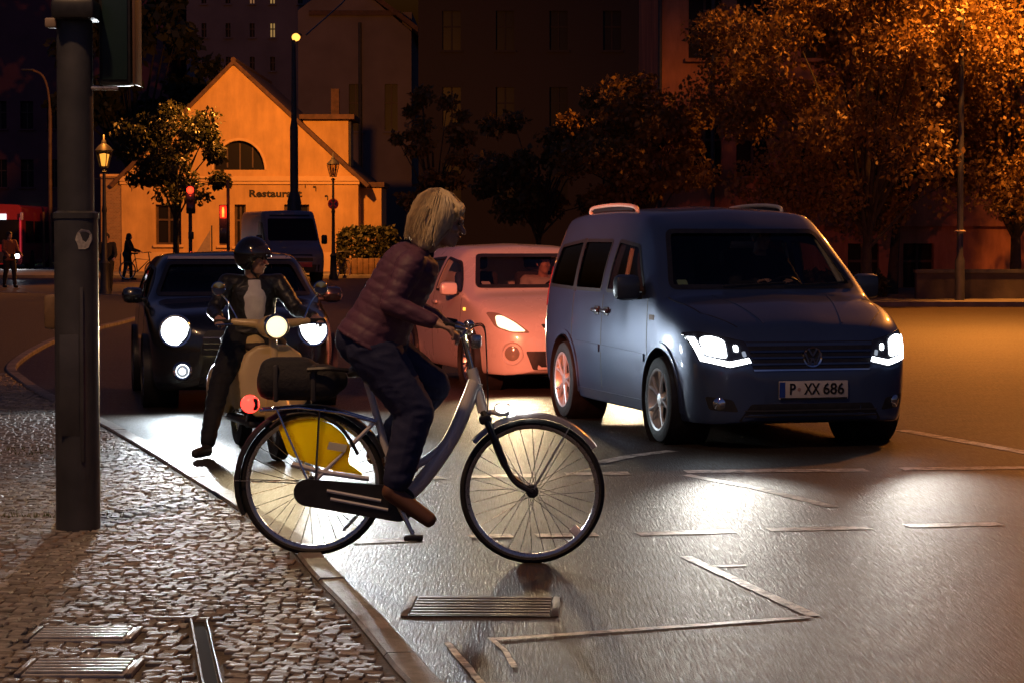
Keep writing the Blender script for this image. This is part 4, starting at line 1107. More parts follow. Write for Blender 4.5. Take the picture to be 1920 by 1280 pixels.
# ---------------------------------------------------------------- blue van in front
blue = mat('blue_metallic_paint', (.052, .085, .18), .36, metal=.35, coat=.7, var=.06, vscale=3)
st = [(-2.20, [(0, .45), (.70, .45), (.78, .5), (.80, .75), (.77, 1.00), (.70, 1.22), (.60, 1.30), (0, 1.32)]),
      (-2.12, [(0, .30), (.78, .30), (.84, .38), (.86, .7), (.83, 1.05), (.72, 1.45), (.57, 1.60), (0, 1.65)]),
      (-1.90, [(0, .24), (.82, .24), (.88, .36), (.895, .7), (.868, 1.07), (.76, 1.50), (.635, 1.73), (0, 1.775)]),
      (-.5, [(0, .20), (.84, .20), (.885, .34), (.897, .7), (.872, 1.08), (.78, 1.52), (.66, 1.775), (0, 1.82)]),
      (.30, [(0, .20), (.84, .20), (.885, .34), (.897, .7), (.875, 1.08), (.78, 1.50), (.65, 1.74), (0, 1.785)]),
      (.52, [(0, .20), (.84, .20), (.885, .34), (.897, .7), (.885, 1.08), (.775, 1.48), (.65, 1.665), (0, 1.715)]),
      (.85, [(0, .20), (.84, .20), (.885, .34), (.897, .7), (.885, 1.07), (.80, 1.34), (.71, 1.425), (0, 1.47)]),
      (1.15, [(0, .20), (.84, .20), (.885, .34), (.897, .7), (.885, 1.04), (.845, 1.13), (.77, 1.175), (0, 1.215)]),
      (1.27, [(0, .20), (.84, .20), (.885, .34), (.897, .68), (.88, .99), (.845, 1.065), (.76, 1.105), (0, 1.14)]),
      (1.6, [(0, .19), (.83, .19), (.87, .32), (.885, .64), (.872, .90), (.83, .995), (.72, 1.045), (0, 1.085)]),
      (1.88, [(0, .19), (.79, .19), (.835, .30), (.85, .58), (.835, .80), (.79, .90), (.68, .955), (0, 1.0)]),
      (2.04, [(0, .19), (.71, .19), (.755, .28), (.77, .53), (.755, .71), (.70, .82), (.60, .875), (0, .92)]),
      (2.12, [(0, .20), (.61, .20), (.65, .27), (.665, .47), (.65, .64), (.60, .735), (.52, .79), (0, .83)]),
      (2.17, [(0, .22), (.49, .22), (.52, .27), (.53, .43), (.52, .57), (.48, .64), (.41, .68), (0, .70)]),
      (2.20, [(0, .27), (.36, .27), (.38, .31), (.385, .40), (.38, .49), (.36, .53), (.3, .56), (0, .57)])]
fr_axle = 1.32
cw = Vector((1.16, 18.40)); rgt = Vector((math.cos(R(YAW)), math.sin(R(YAW)))); fwd = Vector((math.sin(R(YAW)), -math.cos(R(YAW))))
cc = cw + rgt * .86 - fwd * fr_axle
shield = round_poly([(-.765, 1.165), (.765, 1.165), (.62, 1.62), (-.62, 1.62)], .06)
sides = [round_poly([(.93, 1.115), (.44, 1.50), (-.10, 1.54), (-.19, 1.115)], .05), round_poly([(-.33, 1.115), (-.27, 1.54), (-1.085, 1.54), (-1.11, 1.115)], .05), round_poly([(-1.155, 1.115), (-1.13, 1.54), (-1.84, 1.49), (-1.96, 1.13)], .05)]
van, pv = vehicle('blue_van', 'dark blue compact van with roof rails and bright headlights nearest the camera', 'car', (cc.x, cc.y, 0), HEAD, st, blue, (1.32, -1.36), 1.62, .33, .215, .232, 5, mat('alloy_rim', (.70, .70, .70), .35, metal=.35), shield, sides, (-1.95, 1.05, .52, .055), M_glassb)
mirror_paint = mat('dark_blue_plastic', (.03, .04, .07), .35, coat=.4)
for s_ in (-1, 1):
    q = MB().box((.80, s_ * 1.0, 1.17), (.13, .21, .20), bev=.05).obj('wing_mirror', mirror_paint, van)
    MB().box((.79, s_ * .89, 1.10), (.08, .12, .05), bev=.015).obj('mirror_arm', M_black, q)
    MB().box((.738, s_ * 1.0, 1.17), (.012, .17, .15), bev=.004).obj('mirror_glass', M_chrome, q)
    # roof rail
    mb = MB(); mb.tube(catmull([Vector((-.10, s_ * .625, 1.76)), Vector((-.18, s_ * .63, 1.81)), Vector((-.7, s_ * .632, 1.83)), Vector((-1.37, s_ * .63, 1.81)), Vector((-1.47, s_ * .62, 1.75))], 6), .017, 8); mb.obj('roof_rail', mat('rail_lit_cream', (.85, .76, .60), .4, metal=.3), van)  # rail colour holds the warm lamplight as cream
    MB().prism([(-.16, s_ * .63 - .008, 1.73), (-.22, s_ * .63 - .008, 1.80), (-.7, s_ * .63 - .008, 1.82), (-1.33, s_ * .63 - .008, 1.80), (-1.42, s_ * .625 - .008, 1.72)], (0, .016, 0)).obj('rail_infill', M_black, van, smooth=False)
    pv.patch([(-1.165, 1.10), (-1.10, 1.10), (-1.075, 1.55), (-1.14, 1.55)], 'left' if s_ > 0 else 'right', .004, .006, .1).obj('pillar_trim_black', M_black, van)
    vw = 'left' if s_ > 0 else 'right'
    for x0 in (.985, -.255, -1.14):                                   # door gaps
        pv.patch([(x0 - .007, .32), (x0 + .007, .32), (x0 + .007, 1.09), (x0 - .007, 1.09)], vw, .002, .004, .08).obj('door_gap', M_black, van)
    for x0 in (-.13, -.40):
        h, nn, _ = pv.hit(x0, .955, vw); MB().box(h + nn * .022, (.17, .03, .035), bev=.012).obj('door_handle', mirror_paint, van); MB().box(h + nn * .004, (.12, .01, .07), bev=.004).obj('handle_recess', M_black, van)
    pv.patch(round_poly([(.93, .60), (.93, .66), (-.22, .68), (-.22, .62)], .01, 2), vw, .012, .016, .1).obj('side_moulding', blue, van)
    pv.patch(round_poly([(-.29, .62), (-.29, .68), (-1.02, .69), (-1.02, .63)], .01, 2), vw, .012, .016, .1).obj('side_moulding', blue, van)
    pv.patch([(.90, .225), (.90, .30), (-.93, .30), (-.93, .225)], vw, .010, .014, .1).obj('sill_strip', blue, van)
    pv.patch(round_poly([(1.16, .925), (1.16, .965), (1.04, .965), (1.05, .925)], .008, 2), vw, .004, .008).obj('indicator_lamp', mat('clear_amber', (.7, .6, .5), .15), van)
    # arch lips
    for ax in (1.32, -1.36):
        o_ = [(ax + (.425) * math.cos(a), .34 + .425 * math.sin(a)) for a in np.linspace(R(-12), R(192), 25)]; i_ = [(ax + .388 * math.cos(a), .34 + .388 * math.sin(a)) for a in np.linspace(R(-12), R(192), 25)]
        mb = MB()
        for k in range(24):
            q = pv.patch([o_[k], o_[k + 1], i_[k + 1], i_[k]], vw, .012, .02, .2); mb.add(q.v, q.f)
        mb.obj('wheel_arch', blue, van)
    # tail lamp
    pv.patch(round_poly([(-2.04, .95), (-2.14, .95), (-2.10, 1.30), (-2.03, 1.30)], .02), vw, .006, .01).obj('tail_lamp', mat('red_lens', (.25, .01, .01), .15), van)
    # headlamp
    hp = [(.455, .64), (.62, .605), (.80, .65), (.865, .855), (.80, .87), (.50, .80)]
    hp = [(s_ * a, b) for a, b in hp]
    hl = pv.patch(round_poly(hp, .02), 'front', .004, .012, .03).obj('headlight', mat('lamp_housing', (.03, .03, .035), .12, coat=1), van)
    drl = [(.47, .647), (.62, .614), (.795, .657), (.845, .825), (.815, .825), (.775, .690), (.62, .652), (.485, .680)]
    pv.patch([(s_ * a, b) for a, b in drl], 'front', .010, .008, .03).obj('light_strip', M_lampw, hl)
    pv.patch(round_poly([(s_ * a, b) for a, b in [(.635, .675), (.77, .70), (.795, .82), (.73, .835), (.645, .805)]], .03), 'front', .011, .008, .03).obj('projector', M_lampw, hl)
    pv.patch(round_poly([(s_ * a, b) for a, b in [(.555, .725), (.585, .725), (.590, .77), (.560, .77)]], .012), 'front', .011, .008, .03).obj('inner_projector', M_lampw, hl)
    pv.patch(round_poly([(s_ * a, b) for a, b in [(.50, .69), (.525, .685), (.535, .725), (.51, .73)]], .01), 'front', .011, .008, .03).obj('reflector', M_lampdim, hl)
    h, nn, _ = pv.hit(s_ * .70, .72, 'front')
    spot('van_headlight', world_of(van, h + Vector((.06, 0, 0))), dir_of(van, (1, -.25 + s_ * .03, -.075)), LP['caddy'], (1.0, .96, .86), 36, 1.0, .06)
    # fog lamp insert
    pv.patch(round_poly([(s_ * a, b) for a, b in [(.56, .285), (.75, .30), (.775, .40), (.60, .375)]], .02), 'front', .004, .01, .04).obj('fog_lamp_insert', M_black, van)
    h, nn, _ = pv.hit(s_ * .69, .345, 'front'); fl = MB(); fl.lathe([(.001, .012), (.035, .008), (.048, .0), (.048, -.03)], h + nn * .008, nn, 16); fl.obj('fog_lamp', M_chrome, van)
# grille and bumper
pv.patch(round_poly([(-.455, .60), (.455, .60), (.50, .765), (-.50, .765)], .015), 'front', .003, .01, .06).obj('grille', M_black, van)
for z_ in (.635, .68, .725):
    pv.patch([(-.47, z_ - .008), (.47, z_ - .008), (.475, z_ + .006), (-.475, z_ + .006)], 'front', .012, .012, .08).obj('grille_slat', mat('smoked_chrome', (.18, .18, .19), .25, metal=1), van)
pv.patch([(-.45, .585), (.45, .585), (.455, .597), (-.455, .597)], 'front', .010, .012, .08).obj('grille_trim', M_chrome, van)
pv.patch(round_poly([(-.56, .215), (.56, .215), (.47, .345), (-.47, .345)], .02), 'front', .003, .01, .06).obj('lower_intake', M_black, van)
for z_ in (.25, .29): pv.patch([(-.52, z_), (.52, z_), (.51, z_ + .01), (-.51, z_ + .01)], 'front', .010, .01, .08).obj('intake_bar', M_dkmetal, van)
# round emblem: ring with V over W
h, nn, _ = pv.hit(0, .685, 'front'); ex = h.x + .022
em = MB(); em.lathe([(.062, .0), (.074, .004), (.074, -.012), (.062, -.012)], (ex, 0, .685), (1, 0, 0), 28, True)
def bar(a, b, w_=.013):
    a, b = Vector((ex, a[0], .685 + a[1])), Vector((ex, b[0], .685 + b[1])); d_ = (b - a); L_ = d_.length; d_.normalize()
    ang_ = math.atan2(d_.z, d_.y); em.box((a + b) / 2, (.012, L_, w_), Matrix.Rotation(ang_, 3, 'X'))
for s_ in (-1, 1):
    bar((s_ * .030, .056), (0, .006)); bar((s_ * .058, .026), (s_ * .024, -.056)); bar((s_ * .024, -.056), (0, -.004))
em.obj('emblem', M_chrome, van)
MB().lathe([(.001, -.008), (.064, -.008), (.064, -.014), (.001, -.014)], (ex, 0, .685), (1, 0, 0), 28).obj('emblem_field', M_black, van)
# number plate
h, nn, _ = pv.hit(0, .44, 'front'); px_ = h.x + .018; py_ = .0
np_ = MB().box((px_, py_, .445), (.012, .54, .135), bev=.003).obj('number_plate', mat('plate_white', (.62, .58, .54), .4, var=.05), van)
MB().box((px_ + .0075, py_ - .247, .448), (.004, .045, .112)).obj('blue_strip', mat('plate_blue', (.02, .06, .32), .4), np_, smooth=False)
MB().box((px_ + .0075, py_, .3835), (.004, .52, .012)).obj('plate_frame', M_black, np_, smooth=False)
for body_, yc, wd_ in (('P', -.165, .045), ('XX', -.015, .125), ('686', .155, .165)):
    me = text_mesh(body_, .115, .002, .002, wd_)
    xform(me, Matrix.Translation((px_ + .009, py_ + yc, .449)) @ Matrix.Rotation(R(90), 4, 'Z') @ Matrix.Rotation(R(90), 4, 'X'))
    link('plate_letters', me, M_ink, np_)
MB().lathe([(.001, .009), (.013, .009), (.013, .0)], (px_, py_ - .115, .45), (1, 0, 0), 12).obj('plate_seal', mat('pinkish_seal', (.4, .25, .22), .5), np_)
# bonnet edge crease, wipers, cabin
for s_ in (-1, 1):
    for a, b in (((2.02, .52), (1.75, .715)), ((1.75, .715), (1.25, .80))):
        pv.patch([(a[0], s_ * a[1]), (b[0], s_ * b[1]), (b[0], s_ * (b[1] + .010)), (a[0], s_ * (a[1] + .010))], 'top', .002, .004, .08).obj('bonnet_gap', M_black, van)
    pv.patch([(2.0, s_ * .30), (1.3, s_ * .46), (1.3, s_ * .475), (2.0, s_ * .315)], 'top', .004, .004, .08).obj('bonnet_crease', blue, van)
pv.patch([(-.50, .79), (.50, .79), (.50, .797), (-.50, .797)], 'front', .0015, .004, .08).obj('bonnet_gap', M_black, van)
for s_ in (-1, 1):
    a = pv.hit(s_ * .25 - .1, 1.175, 'front')[0]; b = pv.hit(s_ * .25 + .42, 1.20, 'front')[0]
    MB().tube([a + Vector((.03, 0, .01)), b + Vector((.03, 0, .01))], .008, 6).obj('wiper', M_black, van)
MB().box((.86, 0, 1.02), (.42, 1.5, .24), bev=.05).obj('dashboard', M_interior, van)
MB().lathe([(.165, 0), (.185, .012), (.185, -.012)], (.58, .38, 1.08), (-.9, 0, .4), 24, True).obj('steering_wheel', M_black, van)
seats(van, .15, .78)
for s_ in (-1, 1): MB().box((-.12, s_ * .70, 1.30), (.05, .03, .44), Matrix.Rotation(R(s_ * 12), 3, 'X'), bev=.01).obj('seat_belt', mat('cream_trim', (.55, .48, .36), .7), van)
for s_ in (-1, 1):
    MB().tube([(.95, s_ * .735, 1.20), (.55, s_ * .655, 1.60)], .028, 6).obj('pillar_trim', MATS['cream_trim'], van)
pv.patch(round_poly([(-.68, 1.19), (-.60, 1.19), (-.60, 1.245), (-.68, 1.245)], .012), 'front', -.016, 0, .05).obj('windscreen_sticker', mat('green_sticker', (.35, .5, .25), .6), van)
MB().box((.62, .02, 1.50), (.03, .2, .06), bev=.012).obj('rear_view_mirror', M_black, van)

# ---------------------------------------------------------------- white hatchback behind it
white = mat('white_paint', (.74, .70, .68), .28, coat=.7, var=.03, vscale=3)
st = [(-1.97, [(0, .45), (.62, .45), (.68, .5), (.70, .7), (.68, .9), (.60, 1.1), (.5, 1.2), (0, 1.22)]),
      (-1.85, [(0, .3), (.74, .3), (.79, .36), (.80, .65), (.78, .93), (.64, 1.25), (.53, 1.33), (0, 1.36)]),
      (-1.4, [(0, .2), (.78, .2), (.84, .3), (.852, .65), (.83, .95), (.66, 1.33), (.55, 1.43), (0, 1.46)]),
      (-.4, [(0, .18), (.79, .18), (.84, .3), (.855, .62), (.83, .95), (.67, 1.36), (.55, 1.46), (0, 1.49)]),
      (.05, [(0, .18), (.79, .18), (.84, .3), (.855, .62), (.83, .95), (.665, 1.34), (.545, 1.43), (0, 1.465)]),
      (.30, [(0, .18), (.79, .18), (.84, .3), (.855, .62), (.83, .95), (.65, 1.27), (.54, 1.345), (0, 1.385)]),
      (.75, [(0, .18), (.79, .18), (.84, .3), (.855, .62), (.83, .94), (.72, 1.06), (.63, 1.12), (0, 1.16)]),
      (1.02, [(0, .18), (.79, .18), (.84, .3), (.852, .60), (.83, .90), (.78, .955), (.68, .985), (0, 1.01)]),
      (1.3, [(0, .18), (.78, .18), (.835, .29), (.845, .57), (.82, .83), (.77, .90), (.65, .93), (0, .955)]),
      (1.62, [(0, .18), (.755, .18), (.795, .27), (.805, .50), (.78, .70), (.73, .79), (.62, .83), (0, .865)]),
      (1.82, [(0, .18), (.66, .18), (.70, .26), (.71, .44), (.69, .60), (.63, .69), (.53, .74), (0, .78)]),
      (1.92, [(0, .2), (.5, .2), (.53, .26), (.54, .40), (.52, .53), (.48, .60), (.40, .64), (0, .67)]),
      (1.97, [(0, .24), (.33, .24), (.345, .28), (.35, .38), (.34, .46), (.32, .5), (.27, .53), (0, .55)])]
shield = round_poly([(-.70, 1.035), (.70, 1.035), (.525, 1.375), (-.525, 1.375)], .05)
sides = [round_poly([(.72, .985), (.18, 1.30), (-.28, 1.345), (-.34, .985)], .04), round_poly([(-.44, .985), (-.38, 1.345), (-1.0, 1.32), (-1.28, 1.15), (-1.25, 1.01)], .04)]
WY = 16.0; hW = -math.pi / 2 + R(WY); fw = Vector((math.sin(R(WY)), -math.cos(R(WY)))); rg = Vector((math.cos(R(WY)), math.sin(R(WY))))
fc = Vector((.60, 24.3)); cc = fc - fw * 1.97
hatch, ph = vehicle('white_hatchback', 'white hatchback glowing red in the signal light, half hidden behind the blue van', 'car', (cc.x, cc.y, 0), hW, st, white, (1.16, -1.365), 1.55, .30, .195, .20, 7, mat('silver_rim', (.5, .5, .5), .35, metal=1.0), shield, sides, (-1.7, .92, .48, .05))
for s_ in (-1, 1):
    vw = 'left' if s_ > 0 else 'right'
    q = MB().box((.62, s_ * .93, 1.02), (.11, .19, .14), bev=.045).obj('wing_mirror', white, hatch); MB().box((.62, s_ * .84, .975), (.07, .1, .04), bev=.012).obj('mirror_arm', M_black, q)
    hp = round_poly([(s_ * a, b) for a, b in [(.42, .60), (.60, .60), (.735, .655), (.775, .80), (.70, .80), (.55, .71)]], .03)
    hl = ph.patch(hp, 'front', .004, .012, .03).obj('headlight', mat('clear_lamp', (.3, .27, .22), .1, coat=1), hatch)
    ph.patch(round_poly([(s_ * a, b) for a, b in [(.46, .613), (.60, .613), (.715, .66), (.715, .765), (.66, .765), (.56, .70)]], .03), 'front', .010, .008, .03).obj('bulb_reflector', M_lampwarm, hl)
    h, nn, _ = ph.hit(s_ * .62, .69, 'front')
    spot('hatch_headlight', world_of(hatch, h + Vector((.06, 0, 0))), dir_of(hatch, (1, 0, -.14)), LP['white'], (1.0, .74, .42), 100, 1.0, .06)
    # fog lamp dimple
    h, nn, _ = ph.hit(s_ * .60, .40, 'front')
    MB().lathe([(.10, .004), (.115, .012), (.115, -.03), (.10, -.03)], h, nn, 24, True).obj('fog_ring', white, hatch)
    MB().lathe([(.001, .012), (.06, .010), (.075, .004), (.075, -.03)], h, nn, 20).obj('fog_lamp', mat('clear_lamp', (.3, .27, .22), .1), hatch)
    for x0 in (.80, -.385): ph.patch([(x0 - .004, .28), (x0 + .004, .28), (x0 + .004, .965), (x0 - .004, .965)], vw, .0015, .004, .08).obj('door_gap', M_black, hatch)
    for x0 in (-.26, -.98):
        h, nn, _ = ph.hit(x0, .86, vw); MB().box(h + nn * .02, (.17, .03, .035), bev=.012).obj('door_handle', white, hatch)
    ph.patch(round_poly([(.98, .80), (.98, .83), (.90, .83), (.90, .80)], .006, 2), vw, .004, .006).obj('indicator_lamp', mat('amber_repeater', (.8, .4, .05), .3, emit=(1, .45, .05), es=1.25), hatch)
ph.patch(round_poly([(-.28, .645), (.28, .645), (.30, .685), (-.30, .685)], .012), 'front', .003, .01, .05).obj('grille', M_black, hatch)
ph.patch(round_poly([(-.40, .235), (.40, .235), (.47, .42), (-.47, .42)], .02), 'front', .003, .01, .05).obj('lower_intake', M_black, hatch)
h, nn, _ = ph.hit(0, .485, 'front'); MB().box((h.x + .012, 0, .485), (.012, .52, .11), bev=.003).obj('number_plate', MATS['plate_white'], hatch)
MB().box((.66, 0, .90), (.36, 1.4, .18), bev=.05).obj('dashboard', M_interior, hatch)
MB().lathe([(.165, 0), (.185, .012), (.185, -.012)], (.36, .34, .95), (-.9, 0, .4), 24, True).obj('steering_wheel', M_black, hatch)
seats(hatch, -.10, .50, (-.34, .34))
ph.patch(round_poly([(-.62, 1.06), (-.53, 1.06), (-.53, 1.11), (-.62, 1.11)], .01), 'front', -.016, 0, .05).obj('windscreen_sticker', mat('pale_sticker', (.6, .55, .5), .6), hatch)

# ---------------------------------------------------------------- black round-eyed car on the left
black = mat('black_paint', (.016, .017, .020), .22, coat=.9)
st = [(-1.90, [(0, .4), (.64, .4), (.70, .46), (.72, .7), (.70, .95), (.62, 1.12), (.52, 1.2), (0, 1.23)]),
      (-1.80, [(0, .26), (.76, .26), (.81, .34), (.82, .65), (.80, .95), (.68, 1.25), (.58, 1.33), (0, 1.36)]),
      (-1.3, [(0, .2), (.80, .2), (.85, .3), (.862, .62), (.84, .93), (.70, 1.30), (.60, 1.38), (0, 1.41)]),
      (-.3, [(0, .18), (.80, .18), (.85, .3), (.864, .6), (.84, .93), (.70, 1.31), (.60, 1.39), (0, 1.425)]),
      (.10, [(0, .18), (.80, .18), (.85, .3), (.864, .6), (.84, .93), (.695, 1.29), (.595, 1.365), (0, 1.40)]),
      (.30, [(0, .18), (.80, .18), (.85, .3), (.864, .6), (.84, .93), (.70, 1.20), (.62, 1.26), (0, 1.30)]),
      (.62, [(0, .18), (.80, .18), (.85, .3), (.864, .6), (.84, .92), (.77, 1.00), (.70, 1.035), (0, 1.075)]),
      (.80, [(0, .18), (.80, .18), (.85, .3), (.86, .6), (.84, .87), (.79, .935), (.70, .965), (0, 1.0)]),
      (1.2, [(0, .18), (.79, .18), (.845, .29), (.855, .58), (.835, .81), (.78, .89), (.66, .93), (0, .97)]),
      (1.55, [(0, .18), (.77, .18), (.82, .27), (.83, .54), (.81, .75), (.76, .84), (.64, .89), (0, .93)]),
      (1.74, [(0, .18), (.70, .18), (.745, .26), (.76, .50), (.745, .71), (.70, .80), (.60, .85), (0, .89)]),
      (1.83, [(0, .19), (.60, .19), (.64, .26), (.66, .46), (.65, .64), (.60, .73), (.52, .79), (0, .83)]),
      (1.89, [(0, .22), (.46, .22), (.50, .27), (.51, .42), (.50, .57), (.46, .65), (.40, .70), (0, .74)]),
      (1.91, [(0, .26), (.36, .26), (.39, .30), (.395, .40), (.39, .52), (.36, .59), (.3, .63), (0, .65)])]
shield = round_poly([(-.74, 1.01), (.74, 1.01), (.60, 1.325), (-.60, 1.325)], .05)
sides = [round_poly([(.58, .965), (.14, 1.26), (-.42, 1.29), (-.46, .965)], .04), round_poly([(-.55, .965), (-.52, 1.29), (-1.30, 1.25), (-1.42, .98)], .04)]
MY = 11.0; hM = -math.pi / 2 + R(MY); fM = Vector((math.sin(R(MY)), -math.cos(R(MY))))
fc = Vector((X(463, 22.0), 21.8)); cc = fc - fM * 1.91
mini, pm = vehicle('black_car', 'small black car with big round dazzling headlights at the left', 'car', (cc.x, cc.y, 0), hM, st, black, (1.15, -1.30), 1.56, .305, .2, .20, 6, mat('dark_rim', (.2, .2, .2), .4, metal=1.0), shield, sides, (-1.6, .72, .46, .05))
for s_ in (-1, 1):
    q = MB().box((.56, s_ * .95, 1.01), (.12, .20, .15), bev=.055).obj('wing_mirror', black, mini); MB().box((.55, s_ * .86, .965), (.06, .1, .04), bev=.012).obj('mirror_arm', M_black, q)
    h, nn, _ = pm.hit(s_ * .615, .70, 'front'); c0 = Vector((h.x - .02, s_ * .615, .715)); ax_ = Vector((1, s_ * .12, .08)).normalized()
    hl = MB().lathe([(.118, -.05), (.150, -.05), (.152, .035), (.142, .052), (.126, .05), (.120, .03)], c0, ax_, 36, True).obj('headlight', M_chrome, mini)
    MB().lathe([(.001, .062), (.06, .058), (.10, .047), (.122, .03), (.122, -.03)], c0, ax_, 30).obj('lens', M_lampw, hl)
    spot('black_car_headlight', world_of(mini, c0 + ax_ * .12), dir_of(mini, (1, s_ * .04, -.005)), LP['mini'], (.92, .97, 1.0), 30, 1.0, .07)
    spot('black_car_headlight_spill', world_of(mini, c0 + ax_ * .13), dir_of(mini, (1, s_ * .3, .0)), LP['minispill'], (.80, .92, 1.0), 140, .8, .07)
    h, nn, _ = pm.hit(s_ * .56, .36, 'front'); c1 = h + Vector((.0, 0, 0)); ax_ = Vector((1, s_ * .1, 0)).normalized()
    fl = MB().lathe([(.062, -.05), (.085, -.05), (.087, .03), (.075, .04), (.062, .03)], c1, ax_, 28, True).obj('fog_lamp', M_chrome, mini)
    MB().lathe([(.001, .03), (.05, .022), (.064, .01), (.064, -.03)], c1, ax_, 22).obj('lens', M_lampdim, fl)
    MB().ell(c1 + ax_ * .032, (.012, .028, .028)).obj('bulb', M_lampw, fl)
    spot('black_car_foglight', world_of(mini, c1 + ax_ * .1), dir_of(mini, (1, s_ * .1, -.16)), LP['minifog'], (.80, .92, 1.0), 120, .9, .05)
    vw = 'left' if s_ > 0 else 'right'
    for x0 in (.70, -.50): pm.patch([(x0 - .004, .28), (x0 + .004, .28), (x0 + .004, .945), (x0 - .004, .945)], vw, .0015, .004, .08).obj('door_gap', M_black, mini)
pm.patch(round_poly([(-.40, .50), (.40, .50), (.36, .72), (-.36, .72)], .05), 'front', .004, .01, .05).obj('grille', M_black, mini)
for z_ in (.55, .60, .65): pm.patch([(-.37, z_), (.37, z_), (.37, z_ + .012), (-.37, z_ + .012)], 'front', .012, .01, .08).obj('grille_slat', MATS['smoked_chrome'], mini)
pm.patch(round_poly([(-.42, .22), (.42, .22), (.40, .32), (-.40, .32)], .02), 'front', .004, .01, .05).obj('lower_intake', M_black, mini)
h, nn, _ = pm.hit(0, .42, 'front'); MB().box((h.x + .012, 0, .42), (.012, .52, .11), bev=.003).obj('number_plate', MATS['plate_white'], mini)
pm.patch([(-.60, 1.345), (.60, 1.345), (.585, 1.372), (-.585, 1.372)], 'front', .006, .01, .08).obj('roof_edge', mat('roof_edge_highlight', (.6, .57, .5), .25, coat=.6), mini)  # highlight along the roof edge, painted as a pale strip
MB().box((.50, 0, .90), (.30, 1.4, .16), bev=.05).obj('dashboard', M_interior, mini); seats(mini, -.15, .5, (-.34, .34))
MB().lathe([(.165, 0), (.185, .012), (.185, -.012)], (.26, .34, .96), (-.9, 0, .4), 24, True).obj('steering_wheel', M_black, mini)

# ---------------------------------------------------------------- parked delivery van before the inn
grey = mat('pale_grey_paint', (.21, .185, .225), .4, coat=.4, var=.05, vscale=2)
st = [(-2.75, [(0, .5), (.85, .5), (.92, .6), (.95, .9), (.94, 1.4), (.90, 2.2), (.82, 2.36), (0, 2.40)]),
      (-2.6, [(0, .4), (.90, .4), (.96, .5), (.99, .9), (.98, 1.4), (.93, 2.25), (.84, 2.42), (0, 2.46)]),
      (.9, [(0, .35), (.90, .35), (.96, .5), (.99, .9), (.98, 1.4), (.93, 2.25), (.84, 2.42), (0, 2.46)]),
      (1.25, [(0, .35), (.90, .35), (.96, .5), (.99, .9), (.98, 1.35), (.90, 2.1), (.80, 2.25), (0, 2.30)]),
      (1.95, [(0, .35), (.90, .35), (.96, .5), (.98, .85), (.96, 1.15), (.90, 1.32), (.80, 1.38), (0, 1.42)]),
      (2.4, [(0, .32), (.88, .32), (.93, .45), (.95, .75), (.93, 1.0), (.86, 1.13), (.75, 1.18), (0, 1.23)]),
      (2.65, [(0, .32), (.78, .32), (.83, .42), (.85, .65), (.83, .85), (.77, .96), (.66, 1.0), (0, 1.05)]),
      (2.75, [(0, .36), (.60, .36), (.64, .44), (.65, .6), (.64, .72), (.6, .80), (.5, .84), (0, .87)])]
shield = round_poly([(-.86, 1.42), (.86, 1.42), (.78, 2.16), (-.78, 2.16)], .06)
sides = [round_poly([(1.72, 1.36), (1.15, 2.02), (.55, 2.08), (.5, 1.36)], .06)]
VY = 17.0; hV = -math.pi / 2 + R(VY); fV = Vector((math.sin(R(VY)), -math.cos(R(VY))))
fc = Vector((X(560, 82), 82)); cc = fc - fV * 2.75
dv, pd = vehicle('delivery_van', 'grey delivery van parked with lights off before the restaurant', 'van', (cc.x, cc.y, 0), hV, st, grey, (1.75, -1.75), 1.75, .35, .22, .21, 6, mat('silver_rim', (.5, .5, .5), .35, metal=1.0), shield, sides, None, None, .12)
for s_ in (-1, 1):
    MB().box((1.62, s_ * 1.14, 1.45), (.14, .20, .32), bev=.05).obj('wing_mirror', M_black, dv)
    pd.patch(round_poly([(s_ * a, b) for a, b in [(.52, .78), (.80, .80), (.86, 1.0), (.60, .95)]], .03), 'front', .004, .01, .08).obj('headlight', mat('unlit_lamp', (.25, .24, .24), .15, coat=1), dv)
pd.patch(round_poly([(-.5, .72), (.5, .72), (.48, .95), (-.48, .95)], .03), 'front', .004, .01, .1).obj('grille', M_black, dv)
pd.patch(round_poly([(-.70, .36), (.70, .36), (.74, .60), (-.74, .60)], .03), 'front', .004, .01, .1).obj('bumper', M_black, dv)
h, nn, _ = pd.hit(0.1, .55, 'front'); MB().box((h.x + .02, .16, .60), (.012, .60, .17), bev=.003).obj('number_plate', mat('plate_red_light', (.75, .10, .11), .4), dv)  # red light falling on the plate is painted into its colour
pd.patch([(-.70, 2.24), (.70, 2.24), (.70, 2.30), (-.70, 2.30)], 'front', .006, .012, .1).obj('roof_edge', M_black, dv)

# ---------------------------------------------------------------- red city bus far left
Yb = 108.0
bx1 = X(44, Yb)
bus = thing('city_bus', 'red city bus with lit destination display at the far left edge', 'bus', (bx1 - 1.3, Yb, 0), 0)
busred = mat('bus_red', (.45, .03, .04), .3, coat=.6); busm = MB()
bst = loft_rings([(0, [(0, .3), (1.1, .3), (1.22, .4), (1.25, 1.0), (1.25, 1.9), (1.22, 2.75), (1.1, 2.95), (0, 3.0)]), (9, [(0, .3), (1.1, .3), (1.22, .4), (1.25, 1.0), (1.25, 1.9), (1.22, 2.75), (1.1, 2.95), (0, 3.0)])], 1.0, 3)
bm_ = rings_mb(bst); me = bm_.mesh('bus'); me.transform(Matrix.Rotation(R(90), 4, 'Z')); link('body', me, busred, bus)
zt = Z(418, Yb)
MB().box((0, -.02, 1.75), (2.2, .03, 1.1), bev=.01).obj('windscreen', M_winglass, bus)
MB().box((-.2, -.03, Z(407, Yb) - .0), (1.5, .03, .26), bev=.01).obj('destination_display', mat('display_glow', (.8, .9, 1), .3, emit=(.75, .85, 1.0), es=0.8), bus)
